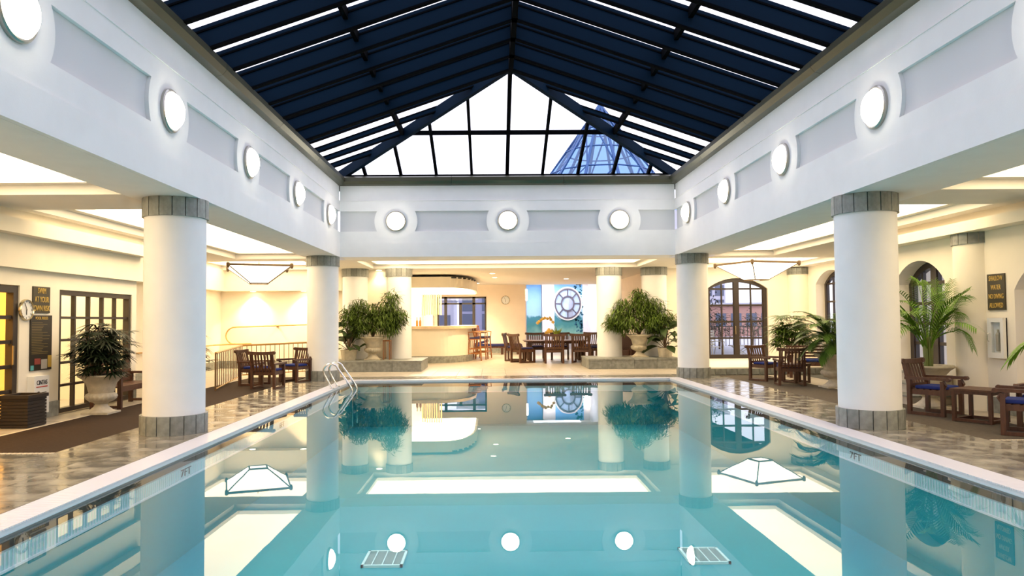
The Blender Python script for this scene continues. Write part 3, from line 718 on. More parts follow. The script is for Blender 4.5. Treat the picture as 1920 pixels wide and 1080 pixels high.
def ringm(r0, r1, y0, y1, n=48, ez=1.0):
    b = MB(); 
    for k in range(n):
        a0, a1 = 2*PI*k/n, 2*PI*(k+1)/n
        b.prism([(r0*math.cos(a0), ez*r0*math.sin(a0)), (r1*math.cos(a0), ez*r1*math.sin(a0)), (r1*math.cos(a1), ez*r1*math.sin(a1)), (r0*math.cos(a1), ez*r0*math.sin(a1))], y0, y1, lambda u, v, w: (u, w, v))
    return b
frm = mat('oculus_frame', (.10, .085, .12), .5)
ringm(.72, .80, -.02, .05, ez=1.16).build('outer_trim', white, w6); ringm(.66, .73, -.05, .04, ez=1.16).build('outer_ring', frm, w6); ringm(.31, .38, -.05, .04, ez=1.16).build('inner_ring', frm, w6)
for k in range(8):
    a = PI/4*k; MB().beam((.36*math.cos(a), 0, 1.16*.36*math.sin(a)), (.68*math.cos(a), 0, 1.16*.68*math.sin(a)), .055, .06, (0, 1, 0)).build('spoke', frm, w6)
MB().prism([(.70*math.cos(2*PI*k/32), 1.16*.70*math.sin(2*PI*k/32)) for k in range(32)], .02, .03, lambda u, v, w: (u, w, v)).build('pane', mat('oculus_view', (.45, .58, .80), .2, var=.2, vscale=2), w6)
b = MB(); towm = mat('tower_print', (.34, .38, .50), .6)
for r_, z0, z1 in ((.13, -.80, -.4), (.11, -.38, .0), (.09, .02, .25), (.05, .25, .45), (.02, .45, .68)): b.box(.17-r_, .17+r_, .005, .015, z0, z1)
b.build('painted_tower', towm, w6)
def sconce(x, y, z, rz, label):
    o = thing('wall_sconce', label, 'lamp', (x, y, z), rz)
    MB().lathe([(.07, -.30), (.085, -.28), (.085, .28), (.07, .30)], 16, cy=-.10).build('shade', emat('sconce_shade', (1, .80, .62), 9), o); MB().box(-.06, .06, -.03, 0, -.12, .12).build('back_plate', brass, o)
sconce(1.66, 38.4, 2.95, PI/2, 'glowing tube sconce on bay side wall left of the mural'); sconce(3.08, 40.29, 2.9, 0, 'glowing tube sconce on pier left of the round window'); sconce(5.14, 40.29, 2.75, 0, 'glowing tube sconce on pier right of the round window')
area('bay_lamp', (3.4, 38.6, 3.7), 2.5, 2, 60, (.85, .88, 1))
def clock(loc, rot, r, label):
    o = thing('wall_clock', label, 'clock', loc); o.rotation_euler = rot
    MB().lathe([(r*.90, .0), (r, 0), (r, .03), (r*.93, .05), (r*.88, .03)], 40, cap=False).build('rim', mat('clock_rim', (.62, .55, .38), .25, metal=.9), o, True)
    MB().lathe([(.001, .018), (r*.92, .018), (r*.92, .022), (.001, .022)], 40).build('face', white, o)
    b = MB()
    for k in range(12):
        a = PI/6*k; b.box(-.006, .006, r*.70, r*.82, .022, .025, Matrix.Rotation(a, 4, 'Z'))
    b.build('hour_mark', black, o)
    MB().box(-.007, .007, -.01, r*.46, .026, .03, Matrix.Rotation(PI, 4, 'Z')).build('hour_hand', black, o)
    MB().box(-.005, .005, -.01, r*.68, .03, .034, Matrix.Rotation(.42, 4, 'Z')).build('minute_hand', black, o)
    return o
clock((WL, 11.92, 1.82), (PI/2, 0, PI/2), .175, 'round wall clock with pale rim beside the left door'); clock((.65, 36.3, 2.62), (PI/2, 0, 0), .22, 'round pale wall clock on the lounge back wall')

# ------------------------------------------------------------------ signs
def sign(name, loc, rz, w, h, lines, label, size, xs=.72, m=signbr):
    o = thing(name, label, 'sign', loc, rz)
    MB().box(-w/2, w/2, -.02, 0, -h/2, h/2).build('board', m, o)
    n = len(lines)
    for k, t in enumerate(lines):
        me = text_mesh(t, size, gold, xs); inst(me, 'lettering', o, (0, -.022, h/2-(k+.5)*h/n), (PI/2, 0, 0))
    return o
sign('wall_sign', (WL, 12.325, 1.995), PI/2, .46, .44, ['SWIM', 'AT YOUR', 'OWN RISK'], 'brown sign with gold SWIM AT YOUR OWN RISK lettering', .135, .66)
sg = sign('rules_sign', (WL, 12.33, 1.275), PI/2, .58, .92, [], 'tall brown sign of pool rules below the swim sign', .1, m=mat('sign_dark', (.02, .015, .01), .5))
inst(text_mesh('POOL RULES', .07, gold, .85), 'lettering', sg, (0, -.022, .41), (PI/2, 0, 0))
b = MB(); 
for k in range(20): b.box(-.26, R.uniform(.0, .24), -.0225, -.02, .33-k*.027, .338-k*.027)
b.build('printed_line', mat('dim_gold', (.20, .15, .05), .5), sg, kind='stuff')
for a, m_ in (((-.28, -.20, -.45, -.37), ('notice_teal', (.10, .40, .42))), ((-.18, -.02, -.36, -.26), ('notice_red', (.25, .05, .04))), ((.0, .16, -.44, -.28), ('notice_grey', (.35, .33, .30))), ((.18, .285, -.42, -.22), ('notice_gold', (.42, .28, .05)))):
    MB().box(a[0], a[1], -.024, -.02, a[2], a[3]).build('sticker', mat(*m_, .5), sg)
sign('wall_sign', (WR, 11.99, 2.0), -PI/2, .42, .60, ['SHALLOW', 'WATER', 'NO DIVING', 'ALLOWED'], 'dark sign with gold SHALLOW WATER NO DIVING ALLOWED lettering', .115, .60)
o = thing('paper_dispenser', 'white wall dispenser with black logo above the wicker bin', 'dispenser', (WL, 12.2, .42), PI/2)
MB().box(-.20, .20, -.12, 0, -.31, .31).build('body', white, o); inst(text_mesh('CINTAS', .105, black, .78), 'logo', o, (.0, -.123, .2), (PI/2, 0, 0))
MB().box(-.15, .15, -.124, -.12, .125, .14).build('logo_underline', mat('red_paint', (.5, .05, .03), .5), o)
b = MB(); b.tube([(.05*math.cos(t)-.09, -.122, .0+.05*math.sin(t)) for t in [k*.3 for k in range(4, 20)]], .01, 6)
for k in range(3): b.box(-.0, .12-.02*k, -.124, -.12, .03-.035*k, .04-.035*k)
b.build('emblem', black, o)
o = thing('extinguisher_cabinet', 'white wall cabinet with narrow glass door below the shallow water sign', 'cabinet', (WR, 11.97, 1.24), -PI/2)
b = MB(); b.box(-.19, .19, -.07, 0, .26, .33); b.box(-.19, .19, -.07, 0, -.33, -.24); b.box(-.19, -.10, -.07, 0, -.24, .26); b.box(.12, .19, -.07, 0, -.24, .26); b.box(-.19, .19, -.02, 0, -.33, .33); b.build('body', white, o)
MB().add([(-.10, -.064, -.24), (.12, -.064, -.24), (.12, -.064, .26), (-.10, -.064, .26)], [(0, 1, 2, 3)]).build('glass_door', glass, o, fix=False); MB().tube([(-.15, -.07, -.06), (-.15, -.10, -.04), (-.15, -.10, .06), (-.15, -.07, .08)], .008).build('handle', chrome, o)
MB().lathe([(.03, -.22), (.035, -.20), (.035, .06), (.015, .10), (.015, .14)], 14, cx=.03, cy=-.042).build('extinguisher', mat('grey_bottle', (.35, .33, .28), .4), o)

# ------------------------------------------------------------------ furniture
def arc_rail(y, z, w, r, bow=.03, n=9):
    return [(w*(-1+2*k/(n-1)), y+bow*(1-(-1+2*k/(n-1))**2), z) for k in range(n)]
def make_chair(name, wood, cushion_m, arms=True, W_=.62):
    o = thing(name, '', 'chair'); h = W_/2
    for sg in (-1, 1):
        x = sg*(h-.03)
        MB().box(x-.03, x+.03, -.31, -.25, 0, .56 if arms else .42).build('leg', wood, o)
        MB().box(x-.03, x+.03, .22, .28, 0, .58).build('leg', wood, o)
        MB().box(x-.025, x+.025, -.25, .22, .0, .05).build('sled_rail', wood, o)
        if arms:
            b = MB(); b.beam((x, -.36, .60), (x, .31, .59), .075, .045)
            b.tube([(x-.037, -.365, .595), (x+.037, -.365, .595)], .035, 10); b.build('arm', wood, o)
            b = MB(); b.tube([(x, -.28, .42), (x, -.33, .50), (x, -.29, .57)], .022, 6); b.build('arm_bracket', wood, o)
    b = MB(); b.box(-h+.03, h-.03, -.28, -.24, .33, .41); b.box(-h+.03, h-.03, .20, .24, .33, .41); b.box(-h+.03, -h+.07, -.24, .20, .33, .41); b.box(h-.07, h-.03, -.24, .20, .33, .41)
    sf = b.build('seat_frame', wood, o)
    for k in range(5): MB().box(-h+.05, h-.05, -.26+k*.10, -.19+k*.10, .40, .42).build('seat_slat', wood, sf)
    me = MB(); me.box(-h+.06, h-.06, -.27, .18, .42, .475); c = me.build('cushion', cushion_m, o)
    bv = c.modifiers.new('soft', 'BEVEL'); bv.width = .02; bv.segments = 2
    b = MB(); P = [(w_*(h+.0), .345+.03*(1-w_*w_), .865-.012*(1-w_*w_)) for w_ in [-1+2*k/8 for k in range(9)]]
    for p, q in zip(P[:-1], P[1:]): b.beam(p, q, .05, .075)
    for p in (P[0], P[-1]): b.tube([(p[0], p[1]-.03, p[2]), (p[0], p[1]+.03, p[2])], .042, 12)
    for sg in (-1, 1): b.beam((sg*(h-.035), .25, .40), (sg*(h-.035), .35, .86), .04, .035, (0, 1, 0))
    b.box(-h+.03, h-.03, .235, .26, .44, .50)
    br = b.build('backrest', wood, o); n = 7
    for k in range(n):
        x = (-1+2*k/(n-1))*(h-.08); bow = .03*(1-(x/h)**2)
        MB().beam((x, .23+bow*.5, .40), (x, .34+bow, .84), .036, .018, (0, 1, 0)).build('back_slat', wood, br)
    KIDS[o.name] = list(o.children)
    return o
ch = make_chair('slat_back_armchair', teak, bluec)
spots = [((7.26, 12.0, 0), .55, 'dark teak armchair with blue cushion in front of the palm urn'),
         ((7.25, 9.85, 0), -2.25, 'dark teak armchair at the right edge of picture, back towards camera'),
         ((7.95, 10.42, 0), -.9, 'dark teak armchair partly hidden behind the right edge armchair'),
         ((7.05, 18.85, 0), .45, 'teak armchair facing the pool nearest the arched double door'),
         ((7.12, 17.5, 0), 2.95, 'teak armchair with its back turned, left of the stone urn'),
         ((-6.1, 18.75, 0), 1.45, 'teak armchair side-on beside the ramp railing, leftmost of three'),
         ((-5.45, 17.75, 0), 3.0, 'teak armchair with its back turned, middle of three by railing'),
         ((-5.3, 19.7, 0), -.45, 'teak armchair facing the camera next to the ladder-side column')]
for i, (l, rz, lb) in enumerate(spots): place(ch, i > 0, l, rz, lb, 'slat back armchairs')
def side_table(loc, rz, label, w=.56, h=.50):
    o = thing('side_table', label, 'table', loc, rz); a = w/2
    for k in range(5): MB().box(-a-.02+k*(w+.04)/5+.003, -a-.02+(k+1)*(w+.04)/5-.003, -a-.02, a+.02, h-.03, h).build('top_slat', teak, o)
    MB().box(-a, a, -a, a, h-.075, h-.03).build('apron', teak, o)
    for sx_ in (-1, 1):
        for sy_ in (-1, 1): MB().box(sx_*a-(.05 if sx_ > 0 else 0), sx_*a+(.05 if sx_ < 0 else 0), sy_*a-(.05 if sy_ > 0 else 0), sy_*a+(.05 if sy_ < 0 else 0), 0, h-.075).build('leg', teak, o)
    for s_ in (-1, 1):
        MB().box(-a+.05, a-.05, s_*(a-.025)-.02, s_*(a-.025)+.02, .01, .05).build('stretcher', teak, o); MB().box(s_*(a-.025)-.02, s_*(a-.025)+.02, -a+.05, a-.05, .01, .05).build('stretcher', teak, o)
side_table((7.42, 11.1, 0), .55, 'square teak side table between the two right-hand armchairs'); side_table((7.55, 18.15, 0), .3, 'square teak side table between the far right armchairs', .46, .48)
o = thing('menu_card', 'small cream menu card standing on the far side table', 'card', (7.6, 18.2, .481), .3)
MB().add([(-.10, -.05, 0), (.10, -.05, 0), (.10, 0, .24), (-.10, 0, .24), (-.10, .05, 0), (.10, .05, 0)], [(0,1,2,3), (3,2,5,4), (0,3,4), (1,5,2), (0,4,5,1)]).build('folded_card', mat('card', (.85, .74, .52), .7), o)
def bench(loc, rz, label, L=1.7, cush=True, m=teak):
    o = thing('slat_bench', label, 'bench', loc, rz); h = L/2
    for sx_ in (-1, 1):
        x = sx_*(h-.04)
        MB().box(x-.035, x+.035, -.30, -.23, 0, .58).build('leg', m, o); MB().box(x-.035, x+.035, .20, .27, 0, .62).build('leg', m, o)
        MB().box(x-.04, x+.04, -.33, .28, .58, .62).build('arm', m, o); MB().box(x-.03, x+.03, -.23, .20, .02, .07).build('foot_rail', m, o)
    MB().box(-h, h, -.28, -.24, .32, .40).build('apron', m, o)
    for k in range(5): MB().box(-h, h, -.28+k*.10, -.20+k*.10, .40, .425).build('seat_slat', m, o)
    for k in range(5):
        z = .48+k*.085; MB().beam((-h, .23+.02*k, z), (h, .23+.02*k, z), .02, .06).build('back_slat', m, o)
    if cush:
        c = MB().box(-h+.1, h-.1, -.27, .20, .425, .50).build('cushion', bluec if cush == 1 else navyc, o); bv = c.modifiers.new('soft', 'BEVEL'); bv.width = .025; bv.segments = 2
bench((-7.15, 14.28, 0), PI/2, 'dark slatted bench under the left grid window, behind the urn', 1.5, False); bench((-6.95, 16.0, 0), PI/2+.25, 'dark slatted bench with navy cushion, further along the left wall', 1.6, 2, brownw)
bench((9.0, 19.6, 0), -.25, 'long low bench with blue cushion behind the far right armchairs', 2.0, 1)
bench((9.4, 22.4, .2), -.1, 'slatted bench on the platform below the far fan palm', 1.6, 1) if False else None
# wicker bin
o = thing('wicker_bin', 'dark brown wicker waste bin beside the left door', 'bin', (-7.30, 11.45, 0)); wick = mat('wicker', (.018, .010, .006), .7)
MB().box(-.20, .20, -.22, .22, 0, .46).build('liner', black, o)
for k in range(9):
    MB().box(-.215, .215, -.235, .235, .01+k*.05, .05+k*.05).build('weave_band', wick, o)
b = MB(); b.box(-.235, .235, -.255, -.20, .45, .50); b.box(-.235, .235, .20, .255, .45, .50); b.box(-.235, -.18, -.20, .20, .45, .50); b.box(.18, .235, -.20, .20, .45, .50); b.build('rim', wick, o)

# bar stools
def make_stool():
    o = thing('bar_stool', '', 'bar stool')
    P = [(-.21, -.21), (.21, -.21), (.21, .21), (-.21, .21)]
    for x, y in P[:2]: MB().beam((x*1.25, y*1.25, 0), (x, y, .84), .045, .045, (0, 1, 0)).build('leg', oak, o)
    for x, y in P[2:]: MB().tube([(x*1.25, y*1.35, 0), (x, y, .84), (x*1.05, y*1.25, 1.12), (x*1.1, y*1.6, 1.36)], .026, 6).build('leg', oak, o)
    MB().box(-.25, .25, -.25, .25, .84, .88).build('seat', oak, o); c = MB().box(-.23, .23, -.23, .20, .88, .94).build('cushion', navyc, o)
    for z, k in ((.30, 1.16), (.48, 1.1)):
        b = MB()
        for i in range(4):
            p, q = P[i], P[(i+1) % 4]; b.beam((p[0]*k, p[1]*k, z), (q[0]*k, q[1]*k, z), .03, .04)
        b.build('stretcher', oak, o)
    MB().tube([(-.25, .32, 1.36), (-.12, .38, 1.37), (.12, .38, 1.37), (.25, .32, 1.36)], .035, 8).build('top_rail', oak, o)
    for x in (-.12, -.04, .04, .12): MB().beam((x, .24, .88), (x, .36, 1.36), .05, .02, (0, 1, 0)).build('back_slat', oak, o)
    for sg in (-1, 1): MB().tube([(sg*.25, .30, 1.14), (sg*.28, .0, 1.16), (sg*.27, -.24, 1.13), (sg*.23, -.22, .9)], .022, 6).build('arm', oak, o)
    KIDS[o.name] = list(o.children); return o
stl = make_stool()
for i, (l, rz, lb) in enumerate((((-.72, 29.3, 0), -PI/2+3.2+1.35, 'amber wooden bar stool nearest the camera at the bar'), ((-.5, 30.35, 0), 3.05+1.6-PI/2+.15, 'amber wooden bar stool, middle one along the bar'), ((-.38, 31.4, 0), PI/2+.1, 'amber wooden bar stool farthest along the bar'))):
    place(stl, i > 0, l, PI/2-.15*i, lb, 'bar stools')
# dining set
o = thing('dining_table', 'dark wooden dining table in the middle of the lounge', 'table', (2.45, 28.6, 0))
for k in range(8): MB().box(-1.25+k*.3125+.003, -1.25+(k+1)*.3125-.003, -.75, .75, .78, .82).build('top_plank', brownw, o)
MB().box(-1.12, 1.12, -.62, .62, .70, .78).build('apron', brownw, o)
for x in (-1.0, 1.0):
    for y in (-.5, .5): MB().box(x-.06, x+.06, y-.06, y+.06, 0, .70).build('leg', brownw, o)
dc = make_chair('dining_chair', brownw, navyc, False, .60)
dl = [((2.28, 27.32, 0), PI, 'dining chair with its back to the camera, front middle of table'), ((3.38, 27.5, 0), PI-.3, 'dining chair at the front right corner of the table'), ((1.12, 27.75, 0), PI/2+.5, 'dining chair at the front left corner of the table'),
      ((.85, 29.15, 0), PI/2-.2, 'dining chair at the back left of the table'), ((1.75, 29.85, 0), 0, 'dining chair behind the table, left of the orchid'), ((2.75, 29.9, 0), -.1, 'dining chair behind the table, right of the orchid'), ((4.12, 28.5, 0), -PI/2, 'dining chair at the right end of the table'),
      ((3.9, 29.8, 0), -.6, 'dining chair at the back right corner of the table')]
for i, (l, rz, lb) in enumerate(dl): q = place(dc, i > 0, l, rz, lb, 'dining chairs'); q.scale = (1.22, 1.15, 1.22)
q = copy_tree(dc); q.location = (4.9, 31.5, 0); q.rotation_euler.z = -1.0; q['label'] = 'slat back chair standing apart near the right lounge wall'; q.scale = (1.1, 1.1, 1.25)
# chaise
o = thing('chaise_longue', 'dark wooden chaise longue with navy mattress by the back wall', 'chaise longue', (.35, 34.9, 0))
MB().box(-1.25, 1.0, -.34, .34, .30, .38).build('frame', teak, o)
for x in (-1.1, .1, .85):
    for y in (-.3, .3): MB().box(x-.06, x+.06, y-.04, y+.04, 0, .30).build('leg', teak, o)
c = MB().box(-1.2, .98, -.33, .33, .38, .50).build('mattress', navyc, o); bv = c.modifiers.new('soft', 'BEVEL'); bv.width = .03; bv.segments = 2
MB().beam((-1.2, 0, .48), (-.55, 0, .66), .64, .10).build('headrest', navyc, o); MB().tube([(.96, -.33, .42), (.96, .33, .42)], .09, 12).build('end_bolster', navyc, o)
# leather armchair behind the right planter
o = thing('club_armchair', 'dark brown armchair between the columns of the right planter', 'armchair', (4.95, 27.6, 0), -.5); lea = mat('brown_leather', (.06, .02, .012), .5)
for nm, a in (('seat', (-.35, .35, -.35, .3, .2, .48)), ('backrest', (-.45, .45, .28, .45, .2, 1.05)), ('arm', (-.48, -.35, -.38, .3, .15, .66)), ('arm', (.35, .48, -.38, .3, .15, .66)), ('base', (-.42, .42, -.32, .4, .05, .2))):
    c = MB().box(*a).build(nm, lea, o); bv = c.modifiers.new('soft', 'BEVEL'); bv.width = .05; bv.segments = 3
for x in (-.38, .38):
    for y in (-.3, .36): MB().box(x-.03, x+.03, y-.03, y+.03, 0, .06).build('foot', teak, o)

# pool ladder
o = thing('pool_ladder', 'stainless steel pool ladder rails at the far left pool edge', 'ladder', (0, 0, 0))
for y in (17.5, 18.1):
    pts = [(-3.84, y, -.005), (-3.88, y, .06), (-4.03, y, .34)]
    for k in range(1, 11):
        t = PI*1.12-(PI*1.0)*k/10; pts.append((-3.87+.175*math.cos(t-.05), y, .42+.17*math.sin(t-.05)))
    pts += [(-3.50, y, .19), (-3.39, y, .02), (-3.36, y, -.06), (-3.36, y, -.9)]
    MB().tube(pts, .024, 10).build('rail', chrome, o, True); MB().lathe([(.055, -.011), (.055, .012), (.03, .02)], 16, cx=-3.84, cy=y).build('anchor_flange', chrome, o)
for z in (-.3, -.6): MB().box(-3.44, -3.30, 17.5, 18.1, z-.015, z+.015).build('step', chrome, o)

# ramp railing in the left alcove
o = thing('ramp_railing', 'brass railing with thin balusters round the left ramp', 'railing')
A, B_, D_ = Vector((-6.5, 17.2, .88)), Vector((-7.35, 21.5, .92)), Vector((-5.15, 21.9, 1.0))
rail_m = mat('rail_wood', (.50, .28, .08), .35)
MB().tube([A, B_, D_], .028, 8).build('top_rail', rail_m, o); MB().tube([A-Vector((0, 0, .84)), B_-Vector((0, 0, .86)), D_-Vector((0, 0, .84))], .018, 6).build('bottom_rail', rail_m, o)
me = MB().tube([(0, 0, 0), (0, 0, .86)], .010, 6).mesh('baluster', mat('baluster', (.20, .11, .04), .4, metal=.4))
for p, q, n in ((A, B_, 16), (B_, D_, 17)):
    for k in range(n):
        c = p.lerp(q, k/n); inst(me, 'baluster', o, (c.x, c.y, c.z-.87))
inst(me, 'end_post', o, (A.x, A.y, A.z-.88), sc=(2.2, 2.2, 1.02)); inst(me, 'end_post', o, (D_.x, D_.y, D_.z-.93), sc=(2.2, 2.2, 1.09))
o = thing('wall_handrail', 'curved brass handrail fixed on the alcove walls', 'handrail')
pts = [(-9.40, 17.0, .78), (-9.40, 24.6, .84), (-9.2, 25.45, .84), (-8.4, 25.5, .86)]
MB().tube(pts, .024, 8).build('lower_rail', rail_m, o)
pts = [(-8.95, 25.48, .86)]
for k in range(1, 12):
    t = -PI/2-PI*k/12; pts.append((-8.95+.33*math.cos(t), 25.48, 1.14+.30*math.sin(t)))
pts += [(-8.9, 25.48, 1.44), (-5.2, 25.48, 1.54)]
MB().tube(pts, .024, 8).build('return_rail', rail_m, o)
for x, y, z in ((-9.45, 20, .80), (-9.45, 22, .82), (-9.45, 24, .83), (-7.5, 25.54, 1.46), (-6, 25.54, 1.50)): MB().lathe([(.04, -.03), (.04, .03)], 10, cx=x, cy=y).build('bracket', brass, o) if False else MB().box(x-.03, x+.03, y-.06, y+.06, z-.04, z+.02).build('bracket', brass, o)

# ------------------------------------------------------------------ planters, urns, plants
def planter(loc, L, D, label):
    o = thing('stone_planter', label, 'planter', loc); n = 4
    MB().box(.03, L-.03, .03, D-.03, 0, .30).build('core', grout, o)
    for k in range(n): MB().box(L*k/n+.004, L*(k+1)/n-.004, 0, .035, 0, .29).build('front_slab', slate_col, o)
    for k in range(2): MB().box(L-.035, L, D*k/2+.036, D*(k+1)/2-.004, 0, .29).build('end_slab', slate_col, o); MB().box(0, .035, D*k/2+.036, D*(k+1)/2-.004, 0, .29).build('end_slab', slate_col, o)
    for k in range(n): MB().box(L*k/n+.003-(.02 if k == 0 else 0), L*(k+1)/n-.003+(.02 if k == n-1 else 0), -.02, D, .29, .34).build('coping_slab', slate_col, o)
planter((-5.95, 23.2, 0), 3.68, 2.3, 'low grey slate planter plinth at the left, under the potted tree'); planter((3.12, 23.7, 0), 2.95, 1.98, 'low grey slate planter plinth at the right, under the potted tree')
UP = [(.24, 0), (.25, .04), (.20, .07), (.13, .13), (.105, .18), (.14, .21), (.20, .235), (.255, .28), (.27, .33), (.25, .375), (.21, .395), (.225, .42), (.24, .50), (.27, .58), (.33, .655), (.395, .70), (.41, .715), (.41, .735), (.39, .745), (.35, .74), (.33, .70)]
def urn(loc, s, label, fill=True):
    o = thing('stone_urn', label, 'urn', loc)
    gad = lambda i, t: 1+(.045*abs(math.sin(t*11)) if 6 <= i <= 9 else 0)
    b = MB(); b.lathe([(r*s, z*s) for r, z in UP], 88, gad, cap=False); b.build('bowl', caststone, o, True, fix=False)
    MB().box(-.25*s, .25*s, -.25*s, .25*s, 0, .035*s).build('foot_plinth', caststone, o)
    MB().lathe([(.001, .69*s), (.335*s, .69*s), (.335*s, .70*s), (.001, .705*s)], 32).build('soil', soil, o)
    return o
def blade(b, base, d, upv, L, w, droop=.2, n=4, fold=0):
    d = Vector(d).normalized(); s = d.cross(Vector(upv)).normalized(); o = len(b.v); p = Vector(base)
    for k in range(n+1):
        t = k/n; ww = w*math.sin(PI*min(1, .12+.88*t)**.8) if k < n else 0
        if k == 0: ww = w*.3
        b.v.append(tuple(p-s*ww/2)); b.v.append(tuple(p+s*ww/2))
        d = (d+Vector((0, 0, -droop/n))).normalized(); p = p+d*L/n
    for k in range(n): b.f.append((o+2*k, o+2*k+1, o+2*k+3, o+2*k+2))
def ficus(loc, label, seed, s=1.0, lobes=None):
    r = random.Random(seed); o = thing('potted_ficus', label, 'plant', loc); b = MB(); st_ = MB()
    lobes = lobes or [(-.62, 0, .95, .52), (.62, .1, 1.0, .55), (0, .05, 1.05, .55), (-.25, -.2, .75, .5), (.35, -.2, .72, .48), (.55, .05, 1.35, .32), (-.8, 0, .70, .38), (.85, 0, .65, .38)]
    for lx, ly, lz, lr in lobes:
        c = Vector((lx, ly, lz))*s
        st_.tube([(0, 0, -.02), (lx*.12*s, ly*.3*s, .25*s), (lx*.6*s, ly*.7*s, lz*.8*s), tuple(c)], [.022, .016, .010, .004], 6)
        for k in range(int(520*(lr/.4)**2)):
            v = Vector((r.gauss(0, 1), r.gauss(0, 1), r.gauss(0, 1))).normalized()*(r.random()**.45)*lr*s; v.z *= .85
            p = c+v; d = Vector((v.x*.9, v.y*.9, -.45*lr))+Vector((r.uniform(-.3, .3), r.uniform(-.3, .3), r.uniform(-.25, .25)))
            blade(b, p, d, Vector((r.uniform(-.4, .4), r.uniform(-.4, .4), 1)), r.uniform(.15, .26)*s, r.uniform(.022, .036)*s, .45, 3)
    st_.build('trunk', bark, o); b.build('foliage', lf_ficus, o, kind='stuff', fix=False); return o
urn((-3.95, 24.1, .34), 1.02, 'cream gadrooned stone urn on the left planter')
ficus((-3.95, 24.1, .34+.72), 'bushy ficus with two lobes in the urn on the left planter', 3, 1.0, [(-.66, 0, .62, .40), (.70, .05, .58, .40), (-.80, 0, .80, .30), (-.30, -.15, .45, .38), (.30, -.15, .48, .38), (-.45, .05, 1.05, .34), (-.05, .05, .85, .38), (.45, .05, .95, .40), (.60, .05, 1.32, .30), (.20, .1, .72, .36), (.85, 0, .75, .30), (-.55, -.1, .35, .30), (.62, -.1, .30, .28)])
urn((4.92, 24.5, .34), 1.02, 'cream gadrooned stone urn on the right planter')
ficus((4.92, 24.5, .34+.72), 'bushy ficus with pointed crown in the urn on the right planter', 5, 1.0, [(-.72, 0, .62, .40), (.74, .05, .62, .42), (-.95, 0, .42, .26), (-.30, -.15, .45, .40), (.36, -.15, .45, .38), (-.48, .05, .98, .36), (0, .05, .85, .42), (.52, .05, 1.0, .38), (0, .05, 1.38, .30), (.05, .1, 1.15, .32), (1.02, 0, .50, .28), (-.60, -.1, .28, .26), (.70, -.1, .28, .30)])
def leaf_mesh(L, w, droop, m, name='leaf'):
    b = MB(); n = 7; s = []
    for k in range(n+1):
        t = k/n; ww = w*(math.sin(PI*t**.85))*.5+.002; y = L*t; z = .35*L*t-droop*L*t*t
        b.v += [(-ww, y, z+.02*w), (0, y, z-.12*w*math.sin(PI*t)), (ww, y, z+.02*w)]
    for k in range(n):
        for j in (0, 1): b.f.append((3*k+j, 3*k+j+1, 3*k+j+4, 3*k+j+3))
    return b.mesh(name, m, True, False)
def broadleaf(loc, label, seed, n=18, s=1.0):
    r = random.Random(seed); o = thing('broad_leaf_plant', label, 'plant', loc)
    MB().lathe([(.14*s, 0), (.17*s, .20*s), (.18*s, .21*s)], 20).build('pot', caststone, o); b = MB()
    mes = [leaf_mesh(L*s, w*s, dr, lf_broad) for L, w, dr in ((.38, .20, .5), (.42, .22, .75), (.32, .17, .35))]
    for k in range(n):
        a = k*2.4+r.uniform(-.3, .3); t = k/n; h = (.22+.55*t)*s; ro = (.14*(1-t)+.03)*s
        b.tube([(0, 0, .19*s), (ro*math.cos(a), ro*math.sin(a), h)], .007*s, 5)
        inst(r.choice(mes), 'leaf', o, (ro*math.cos(a), ro*math.sin(a), h), (r.uniform(-.5, .6), r.uniform(-.6, .6), a-PI/2), 1-.25*t+r.uniform(-.1, .1))
    b.build('stem', bark, o)
broadleaf((-4.72, 24.0, .34), 'dark broad leaved plant beside the ladder-side column', 11, 26, 1.6); broadleaf((5.72, 24.2, .34), 'dark broad leaved plant on right planter beside the far corner column', 12, 26, 1.5)
# fan leaf (rhapis) and feather frond generators
def fan_mesh(seed, L, m, nb=8, wb=.035):
    r = random.Random(seed); b = MB()
    for k in range(nb):
        a = (-1+2*k/(nb-1))*1.35; blade(b, (0, 0, 0), (math.sin(a), math.cos(a), .15), (0, 0, 1), L*(1-.25*abs(a)/1.35)*r.uniform(.9, 1.1), wb, .55, 4)
    return b.mesh('fan_leaf', m, False, False)
def rhapis(loc, label, seed, H=1.2, spread=.5, n=46, L=.34, m=None, cat='plant', hmin=.3, base=0, wb=.035):
    r = random.Random(seed); m = m or lf_rh; o = thing('fan_palm', label, cat, loc); b = MB(); mes = [fan_mesh(seed*10+k, L, m, 7+k % 3, wb) for k in range(4)]
    canes = [(r.uniform(-.14, .14), r.uniform(-.14, .14), r.uniform(.65, 1)) for _ in range(9)]
    for x, y, h in canes: b.tube([(x, y, base), (x*1.3, y*1.3, base+h*H*.85)], .014, 6)
    for k in range(n):
        x, y, h = canes[k % 9]; a = k*2.4+r.uniform(-.4, .4); t = hmin+(1-hmin)*r.random()**.8; z = base+t*h*H
        ro = spread*(.35+.65*r.random())*(1.1-.45*t); p0 = Vector((x*1.2, y*1.2, z)); p1 = p0+Vector((ro*math.cos(a), ro*math.sin(a), r.uniform(.02, .22)))
        b.tube([p0, p1], .005, 4)
        inst(r.choice(mes), 'fan_leaf', o, p1, (r.uniform(-.5, .35), r.uniform(-.3, .3), a-PI/2), r.uniform(.8, 1.15))
    b.build('cane', bark, o); return o
